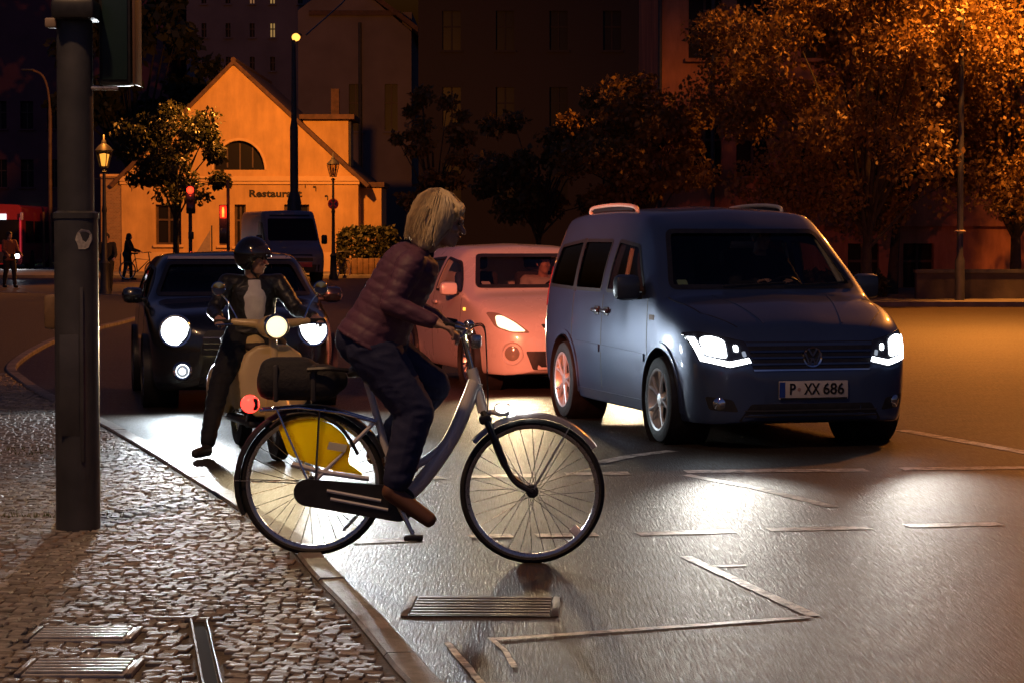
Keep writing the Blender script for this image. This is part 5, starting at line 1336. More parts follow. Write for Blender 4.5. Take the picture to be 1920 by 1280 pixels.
MB().box((1.17, -.04, 1.55), (.07, .03, 1.7), bev=.01).obj('red_pillar', mat('lit_red_pillar', (.6, .03, .05), .3, emit=(1, .05, .08), es=0.175), bus)
for sx in (-1, 1):
    MB().lathe([(.001, .03), (.1, .02), (.12, 0)], (sx * 1.0, -.01, Z(481, Yb)), (0, -1, 0), 16).obj('headlight', M_lampw, bus)
    MB().box((sx * 1.28, -.25, 2.45), (.14, .1, .35), bev=.03).obj('wing_mirror', mat('display_glow2', (.6, .5, .7), .3), bus)
    for yy in (2.2, 6.6):
        MB().lathe([(.001, -.14), (.46, -.14), (.48, -.1), (.48, .1), (.46, .14), (.001, .14)], (sx * 1.12, yy, .48), (1, 0, 0), 24).obj('wheel', M_rubber, bus)
    for k in range(4): MB().box((sx * 1.262, 1.6 + k * 2.0, 1.75), (.02, 1.75, 1.0), bev=.008).obj('side_window', M_winglass, bus)
MB().box((0, -.02, .62), (2.1, .02, .5), bev=.008).obj('front_panel', mat('dark_bus_panel', (.03, .02, .025), .4), bus)
spot('bus_headlight', (bus.location.x + 1.0, Yb - .2, Z(481, Yb)), (.1, -1, -.12), LP['bus'], (.9, .95, 1), 110, .9, .1)
# ================================================================== PEOPLE
def hand(mb, wrist, d, pn, curl, thumb, sc=1.0):
    """palm, four unequal fingers and a thumb from the side of the palm"""
    wrist = Vector(wrist); d = Vector(d).normalized(); pn = Vector(pn); pn = (pn - d * pn.dot(d)).normalized(); sv = d.cross(pn)
    mb.eloft([wrist, wrist + d * .03 * sc, wrist + d * .06 * sc, wrist + d * .09 * sc], sv, [.026 * sc, .037 * sc, .041 * sc, .039 * sc], [.018 * sc, .016 * sc, .015 * sc, .013 * sc], 12)
    for i, L_ in enumerate((.066, .078, .073, .056)):
        p = wrist + d * (.085 - .006 * abs(i - 1.2)) * sc + sv * (-.031 + .0205 * i) * thumb * -1 * sc; a = 0.0
        for k, fr in enumerate((.45, .31, .24)):
            a += curl * (.8 if k == 0 else 1.0); q = p + (d * math.cos(a) + pn * math.sin(a)) * L_ * fr * 1.05 * sc
            mb.cap(p, q, (.0095 - .0008 * k) * sc, (.0088 - .001 * k) * sc, 8); p = q
    p = wrist + d * .028 * sc + sv * thumb * .032 * sc; q = p + (d * .62 + sv * thumb * .62 + pn * .35).normalized() * .042 * sc
    mb.cap(p, q, .013 * sc, .0105 * sc, 8); mb.cap(q, q + (d * .8 + pn * (.25 + curl * .5) + sv * thumb * .1).normalized() * .034 * sc, .0105 * sc, .008 * sc, 8)

def fold(me, amp, axis, quilt):
    axis = Vector(axis).normalized(); N_ = [v.normal.copy() for v in me.vertices]
    for v, n_ in zip(me.vertices, N_):
        p = v.co; a = p.dot(axis); w_ = Vector((mnoise(p * 5.0), mnoise(p * 5.0 + Vector((7, 3, 1))), 0))
        q = p + w_ * .05
        k = abs(mnoise(Vector((q.x * 9, q.y * 9, q.z * 22)))) * -1.6 + mnoise(q * 30) * .35 + .4
        d_ = k * amp
        if quilt: d_ += (abs(math.sin(math.pi * a / quilt)) ** .5 - .7) * .006
        v.co = p + n_ * d_
    me.update()

def person(name, label, base, J, opt, group=None):
    t = thing(name, label, 'person', base, 0, group); B0 = Vector(base)
    J = {k: (Vector(v) - B0 if k not in ('face', 'up', 'side') else Vector(v)) for k, v in J.items() if not isinstance(v, tuple) or len(v) == 3}
    vx = opt.get('voxel', .008); sc = opt.get('sc', 1.0)
    f = J['face'].normalized(); u = J.get('up', Vector((0, 0, 1))); u = (u - f * u.dot(f)).normalized(); s = u.cross(f)   # s = the person's left
    H = J['head']; Mh = Matrix((f, s, u)).transposed()
    ba = J['side'].normalized()                                                                                         # body left axis
    mb = MB()
    mb.ell(H + u * .018 - f * .012, (.094, .074, .102), Mh, 20, 14); mb.ell(H + f * .028 - u * .055, (.060, .052, .058), Mh); mb.ell(H + f * .060 - u * .088, (.026, .026, .022), Mh)
    mb.cap(H + f * .080 + u * .012, H + f * .107 - u * .026, .009, .014, 8); mb.ell(H + f * .078 + u * .030, (.016, .046, .010), Mh); mb.ell(H + f * .076 - u * .058, (.018, .024, .010), Mh)
    for q in (-1, 1):
        mb.ell(H + s * q * .075 - u * .004 - f * .008, (.020, .010, .030), Mh, 10, 8); mb.ell(H + f * .064 + s * q * .036 - u * .022, (.024, .02, .018), Mh, 10, 8)
    mb.cap(J['neck'], H - u * .05 - f * .018, .056, .050)
    pel, che, nk = J['pelvis'], J['chest'], J['neck']
    def torso(m_, g, hem=None, gr=0.0):
        lo = pel if hem is None else hem
        cs = [lo, lo.lerp(che, .35), lo.lerp(che, .7), che, che.lerp(nk, .5), che.lerp(nk, .85), nk]
        wd = [.155 + gr, .135 + gr * .8, .150 + gr * .5, .170, .165, .11, .055]; dp = [.105 + gr, .098 + gr * .6, .105 + gr * .3, .112, .10, .075, .05]
        m_.eloft(cs, ba, [(w_ + g) * sc for w_ in wd], [(w_ + g) * sc for w_ in dp])
    torso(mb, 0); mb.ell(pel, (.15 * sc, .12 * sc, .12 * sc))
    jk = MB(); torso(jk, opt.get('puff', .016), J.get('hem'), opt.get('flare', 0.0)); tr = MB()
    for q, k in ((-1, 'r'), (1, 'l')):
        if 'sh' + k not in J: continue
        a, e, w_ = J['sh' + k], J['el' + k], J['wr' + k]
        mb.cap(a, e, .050 * sc, .040 * sc); mb.cap(e, w_, .040 * sc, .027 * sc)
        cuff = e.lerp(w_, opt.get('sleeve', .93)); jk.cap(a, e, .068 * sc, .055 * sc); jk.cap(e, cuff, .055 * sc, .041 * sc); jk.cap(che.lerp(nk, .6) + ba * q * .05, a, .075 * sc, .068 * sc)
        hd = (w_ - e).normalized() if 'hd' + k not in J else (J['hd' + k] + B0 - Vector((0, 0, 0))) .normalized()
        pn = Vector((0, 0, -1)) if abs(hd.z) < .8 else -ba * q
        hand(mb, w_, hd, pn, opt.get('curl', .5), opt.get('thumb', 1) * -q, sc)
    for q, k in ((-1, 'r'), (1, 'l')):
        if 'kn' + k not in J: continue
        h, kn, an, to = J['hi' + k], J['kn' + k], J['an' + k], J['to' + k]
        mb.cap(h, kn, .088 * sc, .055 * sc); mb.cap(kn, an, .052 * sc, .034 * sc); cf = kn.lerp(an, .28); mb.ell(cf + (kn - an).cross(ba).normalized() * .012, (.055 * sc,) * 3)
        hl = an + (an - to).normalized() * .02 - (kn - an).normalized() * .045
        mb.cap(an, hl, .034 * sc, .032 * sc); mb.cap(hl, to, .032 * sc, .026 * sc)
        g = opt.get('leg', .018); tr.cap(h, kn, (.098 + g) * sc, (.060 + g) * sc); tr.cap(kn, kn.lerp(an, opt.get('trouser', .92)), (.060 + g) * sc, (.044 + g * .8) * sc)
        sh = MB(); sh.cap(hl, to, .043 * sc, .036 * sc); sh.cap(an.lerp(hl, .35), hl, .040 * sc, .044 * sc); sh.cap(hl - (kn - an).normalized() * .022, to - (kn - an).normalized() * .016, .026 * sc, .024 * sc)
        link('shoe', remesh(sh, max(vx, .007), 3), opt['shoe'], t)
    tr.ell(pel + Vector((0, 0, .01)), (.178 * sc, .15 * sc, .145 * sc)); tr.eloft([pel + Vector((0, 0, -.08)), pel, pel.lerp(che, .3)], ba, [.165 * sc, .172 * sc, .15 * sc], [.125 * sc, .128 * sc, .11 * sc])
    if 'knr' not in J: tr = None
    body = link('body', remesh(mb, vx, 3), opt.get('skin', M_skin), t)
    jm = remesh(jk, max(vx, .008), 5); fold(jm, opt.get('fold', .006), che - pel, opt.get('quilt', 0)); link('jacket', jm, opt['jacket'], t)
    if tr:
        tm = remesh(tr, max(vx, .008), 5); fold(tm, opt.get('fold', .006) * 1.2, Vector((0, 0, 1)), 0); link('trousers', tm, opt['trousers'], t)
    if opt.get('eyes', True):
        for q in (-1, 1): MB().ell(H + f * .083 + s * q * .032 + u * .010, (.009, .014, .008), Mh, 8, 6).obj('eye', mat('eye', (.05, .035, .03), .15), t)
        MB().ell(H + f * .090 - u * .052, (.008, .024, .006), Mh, 8, 6).obj('mouth', mat('lips', (.34, .13, .11), .45), t)
    return t, H, f, s, u, Mh

# ---------------------------------------------------------------- cyclist and bicycle in the foreground
YC0 = 11.6; S0 = FPX / YC0
BX = -.43
def B(px, py, dy=0.0): return Vector(((px - 960) / S0 - BX, dy, 1.57 - (py - HOR) / S0))
def BW(px, py, dy=0.0): v = B(px, py, dy); return Vector((v.x + BX, YC0 + v.y, v.z))
bike = thing('bicycle', 'city bicycle with yellow rear skirt guard leaving the kerb', 'bicycle', (BX, YC0, 0))
M_frame = mat('silver_frame', (.88, .86, .82), .30, metal=.1, coat=.6)
M_yellow = mat('yellow_plastic', (.80, .56, .012), .42, coat=.3)
_nt = M_yellow.node_tree; _tr = _nt.nodes.new('ShaderNodeBsdfTranslucent'); _tr.inputs[0].default_value = (.85, .62, .02, 1)
_mx = _nt.nodes.new('ShaderNodeMixShader'); _mx.inputs[0].default_value = .72
_nt.links.new(_nt.nodes['Principled BSDF'].outputs[0], _mx.inputs[1]); _nt.links.new(_tr.outputs[0], _mx.inputs[2]); _nt.links.new(_mx.outputs[0], _nt.nodes['Material Output'].inputs[0])
rh, fh = B(585, 905), B(998, 921); RW = .349
def bike_wheel(t, c, R_, fine=True, nsp=32):
    w = MB().lathe([(R_ - .030, -.012), (R_ - .018, -.019), (R_ - .006, -.014), (R_, -.005), (R_, .005), (R_ - .006, .014), (R_ - .018, .019), (R_ - .030, .012)], c, (0, 1, 0), 72, True).obj('wheel', M_rubber, t)
    MB().lathe([(R_ - .048, -.008), (R_ - .040, -.013), (R_ - .027, -.013), (R_ - .027, .013), (R_ - .040, .013), (R_ - .048, .008)], c, (0, 1, 0), 72, True).obj('rim', M_steel, w)
    mb = MB(); cv = Vector(c)
    for k in range(nsp):
        a = 2 * math.pi * k / nsp; side = .03 if k % 2 else -.03; off = .9 * (1 if (k // 2) % 2 else -1)
        mb.tube([cv + Vector((math.cos(a + off) * .024, side, math.sin(a + off) * .024)), cv + Vector((math.cos(a) * (R_ - .044), side * .1, math.sin(a) * (R_ - .044)))], .0015 if fine else .003, 4, False)
    stuff(mb.obj('spokes', M_steel, w))
    MB().lathe([(.001, -.055), (.018, -.055), (.018, -.036), (.030, -.034), (.030, -.026), (.017, -.02), (.017, .02), (.030, .026), (.030, .034), (.018, .036), (.018, .055), (.001, .055)], c, (0, 1, 0), 18).obj('hub', M_black if fine else M_steel, w)
    return w
wr_ = bike_wheel(bike, rh, RW); wf_ = bike_wheel(bike, fh, RW)
MB().box(fh + Vector((.222, -.004, -.205)), (.045, .012, .085), Matrix.Rotation(R(-45), 3, 'Y'), bev=.005).obj('spoke_reflector', mat('white_reflector', (.85, .85, .95), .15, coat=1), wf_)
BB = B(748, 942)
hd0, hd1 = B(884, 668), B(906, 770)
def arc(c, r, a0, a1, n=20, dy=0): return [Vector(c) + Vector((r * math.cos(R(a)), dy, r * math.sin(R(a)))) for a in np.linspace(a0, a1, n)]
mb = MB(); mb.tube(catmull([B(892, 715), B(850, 815), B(800, 890), B(768, 925), BB], 6), [.036] * 25, 12); mb.tube([B(906, 772), B(935, 772)], .012, 8); mb.tube([B(884, 690), B(906, 772)], .026, 12); mb.lathe([(.038, -.045), (.040, 0), (.038, .045)], BB, (0, 1, 0), 16)
mb.tube([BB, B(712, 800), B(688, 715)], [.020, .019, .018], 10)
mb.tube(catmull([B(888, 735), B(835, 830), B(770, 875), B(722, 860)], 6), .020, 10)
for q in (-1, 1):
    mb.tube([BB + Vector((-.03, q * .03, 0)), BB.lerp(rh, .4) + Vector((0, q * .05, 0)), rh + Vector((0, q * .065, 0))], [.013, .012, .010], 8); mb.tube([B(708, 785, q * .025), rh + Vector((0, q * .065, 0))], [.010, .009], 8)
mb.obj('frame', M_frame, bike)
mb = MB()
for q in (-1, 1): mb.tube(catmull([B(906, 772, q * .012), B(918, 800, q * .05), B(945, 868, q * .055), B(966, 902, q * .055), fh + Vector((0, q * .052, 0))], 5), [.017] * 11 + [.012] * 10, 8)
mb.box(B(910, 785), (.06, .11, .04), Matrix.Rotation(R(-15), 3, 'Y'), bev=.012); mb.obj('fork', M_black, bike)
mb = MB(); mb.tube(catmull([B(884, 690), B(874, 650), B(866, 622)], 4), .014, 10); mb.tube(catmull([B(838, 607, -.30), B(862, 612, -.24), B(882, 620, -.12), B(874, 624, 0), B(882, 620, .12), B(862, 612, .24), B(838, 607, .30)], 6), .0115, 10); mb.obj('handlebar', M_chrome, bike)
for q in (-1, 1):
    MB().tube([B(835, 606, q * .303), B(852, 609, q * .27)], .0175, 12).obj('grip', M_rubber, bike)
    MB().tube([B(876, 616, q * .20), B(866, 628, q * .25), B(850, 630, q * .285)], .006, 6).obj('brake_lever', M_chrome, bike)
    MB().tube(catmull([B(872, 618, q * .18), B(905, 610, q * .1), B(912, 660, q * .03), B(915, 770, q * .02)], 6), .0035, 6).obj('brake_cable', M_black, bike)
MB().ell(B(880, 606, -.10), (.026, .026, .02)).obj('bell', M_chrome, bike)
MB().box(B(893, 640, 0), (.05, .12, .06), bev=.01).obj('front_reflector_block', M_steel, bike)
def fender(c, a0, a1, m_, name='mudguard', r=.372, w=.030):
    pts = arc(c, r, a0, a1, 26); mb_ = MB(); vs = []; fs = []; prof = [(-w, -.016), (-w * .7, .002), (0, .008), (w * .7, .002), (w, -.016)]
    for a, p in zip(np.linspace(a0, a1, 26), pts):
        d_ = Vector((math.cos(R(a)), 0, math.sin(R(a))))
        for yy, rr in prof: vs.append(p + d_ * rr + Vector((0, yy, 0)))
        for yy, rr in reversed(prof): vs.append(p + d_ * (rr - .003) + Vector((0, yy, 0)))
    n_ = 10
    fs = [(i * n_ + k, i * n_ + (k + 1) % n_, (i + 1) * n_ + (k + 1) % n_, (i + 1) * n_ + k) for i in range(25) for k in range(n_)] + [tuple(range(n_)), tuple(25 * n_ + k for k in range(n_))]
    return mb_.add(vs, fs).obj(name, m_, bike)
fender(fh, 35, 140, mat('grey_mudguard', (.30, .30, .33), .3, coat=.5)); fender(rh, 20, 205, M_black)
for q in (-1, 1): MB().tube([fh + Vector((0, q * .05, 0)), arc(fh, .372, 60, 61, 2)[0] + Vector((0, q * .03, 0))], .003, 5).obj('stay', M_steel, bike); MB().tube([rh + Vector((0, q * .06, 0)), arc(rh, .372, 178, 179, 2)[0] + Vector((0, q * .03, 0))], .003, 5).obj('stay', M_steel, bike)
# lamps
fl = MB().box(B(942, 768), (.085, .07, .06), bev=.018).obj('front_light', M_frame, bike); MB().ell(B(958, 770), (.020, .034, .030)).obj('lens', mat('bike_lamp_glow', (1, 1, 1), .3, emit=(1, .97, .9), es=5), fl)
MB().ell(B(942, 764, -.036), (.032, .006, .022)).obj('side_lens', MATS['bike_lamp_glow'], fl)
spot('bike_lamp', BW(975, 772), (1, -.1, -.45), LP['bike'], (1, .95, .85), 120, .8, .03)
tl = MB().box(B(474, 757), (.05, .08, .06), bev=.015).obj('tail_light', M_black, bike); MB().ell(B(468, 757), (.046, .05, .044)).obj('lens', mat('tail_glow', (1, .05, .04), .3, emit=(1, .03, .02), es=2.5), tl)
point('tail_light_glow', BW(455, 760), .6, (1, .04, .02), .03)
# rack with silver bars
mb = MB()
for yy in (-.06, .06): mb.tube([B(488, 768, yy), B(560, 762, yy), B(640, 772, yy), B(705, 790, yy * .6)], .0075, 8)
for px in (510, 560, 610): mb.tube([B(px, 765, -.06), B(px, 765, .06)], .006, 6)
for q in (-1, 1): mb.tube([B(520, 766, q * .062), rh + Vector((-.02, q * .07, .02))], .006, 6); mb.tube([B(600, 768, q * .062), rh + Vector((.02, q * .07, .02))], .006, 6)
mb.obj('rack', M_chrome, bike)
# yellow skirt guards
yp = [(522, 797), (548, 786), (585, 782), (620, 792), (645, 812), (658, 838), (652, 866), (684, 889), (628, 881), (572, 864), (541, 850)]
yp2 = round_poly([(a, b) for a, b in yp], 8, 3)
for q in (-1,):
    poly = [B(a, b, q * .048) for a, b in yp2]; sk = MB().prism(poly, (0, q * .006, 0)).obj('skirt_guard', M_yellow, bike, smooth=False)
    MB().prism([B(a, b, q * .0555) for a, b in [(618, 826), (652, 832), (648, 846), (614, 840)]], (0, q * .003, 0)).obj('badge', mat('pale_badge', (.8, .78, .6), .4), sk, smooth=False)
    # black rim band over the guard, white bar below paints the chain stay's reflection
    MB().tube(catmull([B(508, 800, q * .052), B(540, 776, q * .055), B(590, 774, q * .055), B(640, 800, q * .055), B(672, 850, q * .05)], 5), .009, 6).obj('guard_band', M_black, bike)
    MB().tube([B(548, 868, q * .058), B(610, 884, q * .056), B(692, 896, q * .05)], .013, 8).obj('stay_reflection_bar', mat('painted_light_white', (.8, .8, .8), .25, coat=.6), bike)
# chain case
def hull(c0, r0, c1, r1, n=14):
    d_ = c1 - c0; a = math.atan2(d_.z, d_.x); o = []
    for k in range(n + 1): t = a + math.pi / 2 + math.pi * k / n; o.append(c0 + Vector((r0 * math.cos(t), 0, r0 * math.sin(t))))
    for k in range(n + 1): t = a - math.pi / 2 + math.pi * k / n; o.append(c1 + Vector((r1 * math.cos(t), 0, r1 * math.sin(t))))
    return o
cs_ = [p + Vector((0, -.085, 0)) for p in hull(rh + Vector((-.02, 0, -.04)), .065, BB, .085)]
cc_ = MB().prism(cs_, (0, .03, 0)).obj('chain_case', M_black, bike, smooth=False)
for dz, a, b in ((.018, .18, .80), (-.018, .22, .88)):  # white bars stand for the lit road seen through the case slots
    p, q = rh.lerp(BB, a) + Vector((0, -.088, dz - .03)), rh.lerp(BB, b) + Vector((0, -.088, dz - .02)); MB().tube([p, q], .0085, 6).obj('slot_light_bar', MATS['painted_light_white'], cc_)
# cranks and pedals
pr, pl = BB + Vector((.075, -.13, -.150)), BB + Vector((-.075, .13, .150))
for q, p in ((-1, pr), (1, pl)):
    MB().tube([BB + Vector((0, q * .10, 0)), Vector((p.x, q * .12, p.z))], [.014, .010], 8).obj('crank', M_steel, bike); MB().box(Vector((p.x, q * .165, p.z)), (.09, .09, .024), bev=.006).obj('pedal', M_black, bike)
# saddle
sd_ = MB(); sd_.eloft([B(652, 700), B(672, 692), B(700, 690), B(735, 693), B(752, 697)], (0, 1, 0), [.06, .10, .075, .035, .022], [.02, .035, .03, .022, .014]); sd_.obj('saddle', M_black, bike); MB().tube([B(688, 715), B(694, 698)], .013, 8).obj('seat_post', M_chrome, bike)
MB().tube([B(640, 1000, .09), B(690, 945, .05)], .008, 6).obj('kickstand', M_steel, bike)

bag = thing('bag', 'black bag strapped on the rear rack of the bicycle', 'bag', BW(560, 752))
bo = BW(560, 752)
q = MB(); q.box(BW(560, 716) - bo, (.40, .22, .17), bev=.06); q.box(BW(540, 700) - bo, (.28, .19, .16), bev=.06); q.cap(BW(605, 700) - bo, BW(630, 712) - bo, .05, .06)
link('pouch', remesh(q, .012, 8), mat('black_fabric', (.020, .019, .022), .8, var=.35, vscale=25, bump=.5, bscale=60), bag)
MB().tube(catmull([BW(580, 690, -.12) - bo, BW(620, 688, -.13) - bo, BW(655, 692, -.10) - bo], 5), .012, 6).obj('strap', M_black, bag)
for px in (520, 590): MB().box(BW(px, 716, 0) - bo, (.025, .232, .176), bev=.01).obj('buckle_strap', mat('dark_webbing', (.05, .048, .05), .7), bag)

M_jack = mat('plum_quilted_jacket', (.125, .050, .085), .6, var=.1, vscale=6, bump=.2, bscale=60)
M_navy = mat('navy_trousers', (.024, .030, .085), .8, var=.1, vscale=6, bump=.15, bscale=90)
M_blond = mat('blond_hair', (.72, .56, .32), .45, var=.2, vscale=30)
J = dict(head=BW(832, 417), face=(.93, -.16, -.22), up=(.16, 0, 1), side=(0, 1, 0), neck=BW(790, 470), chest=BW(764, 512), pelvis=BW(697, 640), hem=BW(690, 648),
         shr=BW(772, 498, -.175), elr=BW(738, 568, -.235), wrr=BW(822, 602, -.275), shl=BW(774, 498, .175), ell=BW(742, 568, .235), wrl=BW(822, 602, .275),
         hir=BW(702, 655, -.09), knr=BW(779, 768, -.105), anr=BW(744, 905, -.13), tor=BW(806, 968, -.145), hil=BW(702, 655, .09), knl=BW(806, 725, .11), anl=BW(716, 848, .13), tol=BW(770, 880, .15))
cy, H, f, s, u, Mh = person('person', 'person with blond bob in plum jacket and navy trousers riding the bicycle', (BX, YC0, 0), J, dict(jacket=M_jack, trousers=M_navy, shoe=mat('brown_sandal', (.16, .07, .04), .55), curl=.62, sleeve=.88, flare=.035, puff=.034, fold=.0045, quilt=.055, leg=.036, trouser=.90, voxel=.0065))
hb = MB(); hb.ell(H + u * .036 - f * .040, (.118, .104, .112), Mh, 20, 14)
hb.eloft([H + u * .06 - f * .06, H - u * .02 - f * .085, H - u * .10 - f * .085, H - u * .14 - f * .078], s, [.095, .115, .112, .085], [.075, .080, .066, .035])
for q in (-1, 1):
    hb.cap(H + s * q * .070 + u * .03 - f * .02, H + s * q * .094 - u * .10 - f * .035, .040, .034); hb.cap(H + s * q * .068 + u * .02 - f * .03, H + s * q * .088 - u * .12 - f * .05, .042, .036)
hb.cap(H + u * .085 + f * .055 + s * .03, H + u * .07 + f * .07 - s * .05, .028, .024)
hair = remesh(hb, .007, 5)
for v in hair.vertices:
    p = v.co; k = mnoise(Vector((p.x * 55, p.y * 55, p.z * 6))) * .0028 + mnoise(Vector((p.x * 120, p.y * 120, p.z * 9))) * .003; v.co = p + v.normal * k
hr = link('hair', hair, M_blond, cy)
rh_ = random.Random(9); hs = MB(); hsv = BVHTree.FromPolygons([v.co[:] for v in hair.vertices], [q.vertices[:] for q in hair.polygons])
crown = H + u * .12 - f * .045
for k in range(900):
    az = rh_.uniform(R(28), R(332)); d_ = f * math.cos(az) + s * math.sin(az); Lh = rh_.uniform(.20, .275) if abs(math.cos(az)) < .8 or math.cos(az) < 0 else rh_.uniform(.07, .1)
    pts = []; lift = rh_.uniform(.001, .011)
    for j in range(8):
        t_ = j / 7; p = crown + d_ * (.155 * math.sin(min(1, t_ * 1.25) * math.pi / 2)) - u * Lh * max(0, t_ - .12) ** 1.15 + s * rh_.uniform(-.003, .003)
        h_ = hsv.find_nearest(p)
        if h_[0] is not None and t_ < .93: p = h_[0] + h_[1] * (lift + .004 * t_)
        elif h_[0] is not None: p = h_[0] + h_[1] * (lift + .008) - u * rh_.uniform(.0, .02)
        pts.append(p)
    hs.tube(pts, [.0016, .002, .002, .002, .002, .002, .0016, .0008], 3, False)
stuff(hs.obj('hair_strands', M_blond, hr, recalc=False))
MB().tube([BW(764, 470, -.02) - Vector((BX, YC0, 0)), BW(790, 478, -.05) - Vector((BX, YC0, 0)), BW(806, 476, 0) - Vector((BX, YC0, 0))], .028, 10).obj('scarf', mat('dark_scarf', (.03, .015, .035), .8), cy)

# ---------------------------------------------------------------- scooter and its rider
SY = 18.0; hS = -math.pi / 2 + R(SY); fS = Vector((math.sin(R(SY)), -math.cos(R(SY)), 0)); lS = Vector((math.cos(R(SY)), math.sin(R(SY)), 0))
hl_w = Vector((X(517, 17.0), 17.0, 0)); so = hl_w - fS * .62          # origin: middle of the floor
sc_ = thing('scooter', 'cream motor scooter with lit round headlamp between the cyclist and black car', 'scooter', (so.x, so.y, 0), hS)
M_cream = mat('cream_paint', (.85, .60, .24), .3, coat=.6, var=.05)
for xx_, nm in ((.68, 'wheel'), (-.60, 'wheel')):
    w = MB().lathe([(.14, -.045), (.17, -.05), (.225, -.04), (.235, -.015), (.235, .015), (.225, .04), (.17, .05), (.14, .045)], (xx_, 0, .235), (0, 1, 0), 32, True).obj('wheel', M_rubber, sc_); MB().lathe([(.001, -.03), (.05, -.035), (.14, -.02), (.15, -.04), (.15, .04), (.14, .02), (.05, .035), (.001, .03)], (xx_, 0, .235), (0, 1, 0), 24).obj('rim', M_steel, w)
fen = MB(); fen.ell((.68, 0, .30), (.27, .085, .20)); fm = fen.mesh('f'); fm = boolean(fm, [MB().box((.68, 0, .10), (.9, .5, .36))]); smooth_mesh(fm); link('front_mudguard', fm, M_cream, sc_)
q = MB(); q.eloft([(.58, 0, .30), (.56, 0, .42), (.52, 0, .60), (.49, 0, .74), (.50, 0, .80)], (0, 1, 0), [.15, .25, .26, .21, .12], [.03, .04, .045, .05, .05]); link('leg_shield', remesh(q, .012, 6), M_cream, sc_)
q = MB(); q.box((.05, 0, .24), (.85, .34, .05), bev=.02); q.box((.42, 0, .30), (.28, .34, .05), Matrix.Rotation(R(-35), 3, 'Y'), bev=.02); q.obj('floorboard', M_black, sc_)
q = MB(); q.eloft([(-.18, 0, .30), (-.25, 0, .5), (-.3, 0, .66), (-.35, 0, .70)], (0, 1, 0), [.14, .17, .16, .1], [.1, .2, .3, .3])
for sd2 in (-1, 1): q.ell((-.52, sd2 * .155, .44), (.32, .115, .21))
q.ell((-.55, 0, .55), (.36, .16, .16)); link('rear_body', remesh(q, .014, 6), M_cream, sc_)
q = MB(); q.eloft([(-.02, 0, .76), (-.12, 0, .77), (-.45, 0, .77), (-.78, 0, .79), (-.85, 0, .79)], (0, 1, 0), [.06, .12, .15, .13, .06], [.03, .05, .06, .05, .03]); link('seat', remesh(q, .012, 5), mat('brown_seat', (.05, .03, .02), .6), sc_)
MB().tube([(.68, 0, .235), (.56, 0, .60), (.50, 0, .90)], .03, 10).obj('steering_column', M_cream, sc_)
q = MB(); q.ell((.53, 0, .93), (.11, .12, .085)); q.cap((.50, -.05, .945), (.44, -.27, .965), .038, .026); q.cap((.50, .05, .945), (.44, .27, .965), .038, .026); link('headset', remesh(q, .010, 5), M_cream, sc_)
for sd2 in (-1, 1):
    MB().tube([(.44, sd2 * .27, .965), (.40, sd2 * .40, .965)], .019, 10).obj('grip', M_rubber, sc_); MB().tube([(.47, sd2 * .28, .95), (.46, sd2 * .40, .945)], .007, 6).obj('brake_lever', M_chrome, sc_)
    MB().tube(catmull([Vector((.45, sd2 * .24, .98)), Vector((.42, sd2 * .30, 1.10)), Vector((.42, sd2 * .36, 1.17))], 5), .006, 6).obj('mirror_stem', M_chrome, sc_)
    MB().lathe([(.001, .012), (.045, .01), (.052, 0), (.045, -.012), (.001, -.014)], (.42, sd2 * .37, 1.20), (1, 0, 0), 18).obj('mirror', M_chrome, sc_)
hl2 = MB().lathe([(.068, -.03), (.088, -.03), (.088, .02), (.076, .032), (.068, .02)], (.61, 0, .935), (1, 0, -.05), 28, True).obj('headlight', M_chrome, sc_); MB().lathe([(.001, .032), (.05, .024), (.072, .008), (.072, -.03)], (.61, 0, .935), (1, 0, -.05), 24).obj('lens', M_lampscoot, hl2)
spot('scooter_headlight', world_of(sc_, (.72, 0, .93)), dir_of(sc_, (1, 0, -.16)), LP['scooter'], (1, .80, .48), 125, .9, .05)

def SW(x, y, z): return world_of(sc_, (x, y, z))
rf = G(386, 858); lf = SW(.02, .36, 0)
J = dict(head=SW(-.13, .0, 1.40), face=fS * .55 + lS * .83 + Vector((0, 0, -.06)), up=(0, 0, 1), side=lS, neck=SW(-.18, 0, 1.27), chest=SW(-.20, 0, 1.13), pelvis=SW(-.24, 0, .84), hem=SW(-.22, 0, .86),
         shr=SW(-.18, -.19, 1.23), elr=SW(-.06, -.31, 1.02), wrr=SW(.32, -.35, .985), shl=SW(-.18, .19, 1.23), ell=SW(-.06, .31, 1.02), wrl=SW(.32, .35, .985),
         hir=SW(-.22, -.10, .82), knr=SW(.10, -.30, .52), anr=rf + Vector((.0, .05, .085)), tor=rf + fS * .10 - lS * .09 + Vector((0, 0, .045)), hil=SW(-.22, .10, .82), knl=SW(.12, .28, .52), anl=lf + Vector((0, 0, .085)), tol=lf + fS * .17 + Vector((0, 0, .035)))
M_leather = mat('black_leather_jacket', (.022, .021, .020), .38, var=.3, vscale=20, bump=.4, bscale=45)
M_helm = mat('black_helmet', (.012, .012, .013), .16, coat=.9)
rd, H, f, s, u, Mh = person('person', 'helmeted person in black jacket and white shirt astride the scooter', (so.x, so.y, 0), J, dict(jacket=M_leather, trousers=mat('black_jeans', (.014, .014, .018), .8, var=.2, vscale=20), shoe=mat('dark_boot', (.03, .022, .018), .6), curl=.55, voxel=.008, flare=.02))
sb = MB(); o0 = Vector((so.x, so.y, 0)); ch = J['chest'] - o0; fr_ = fS
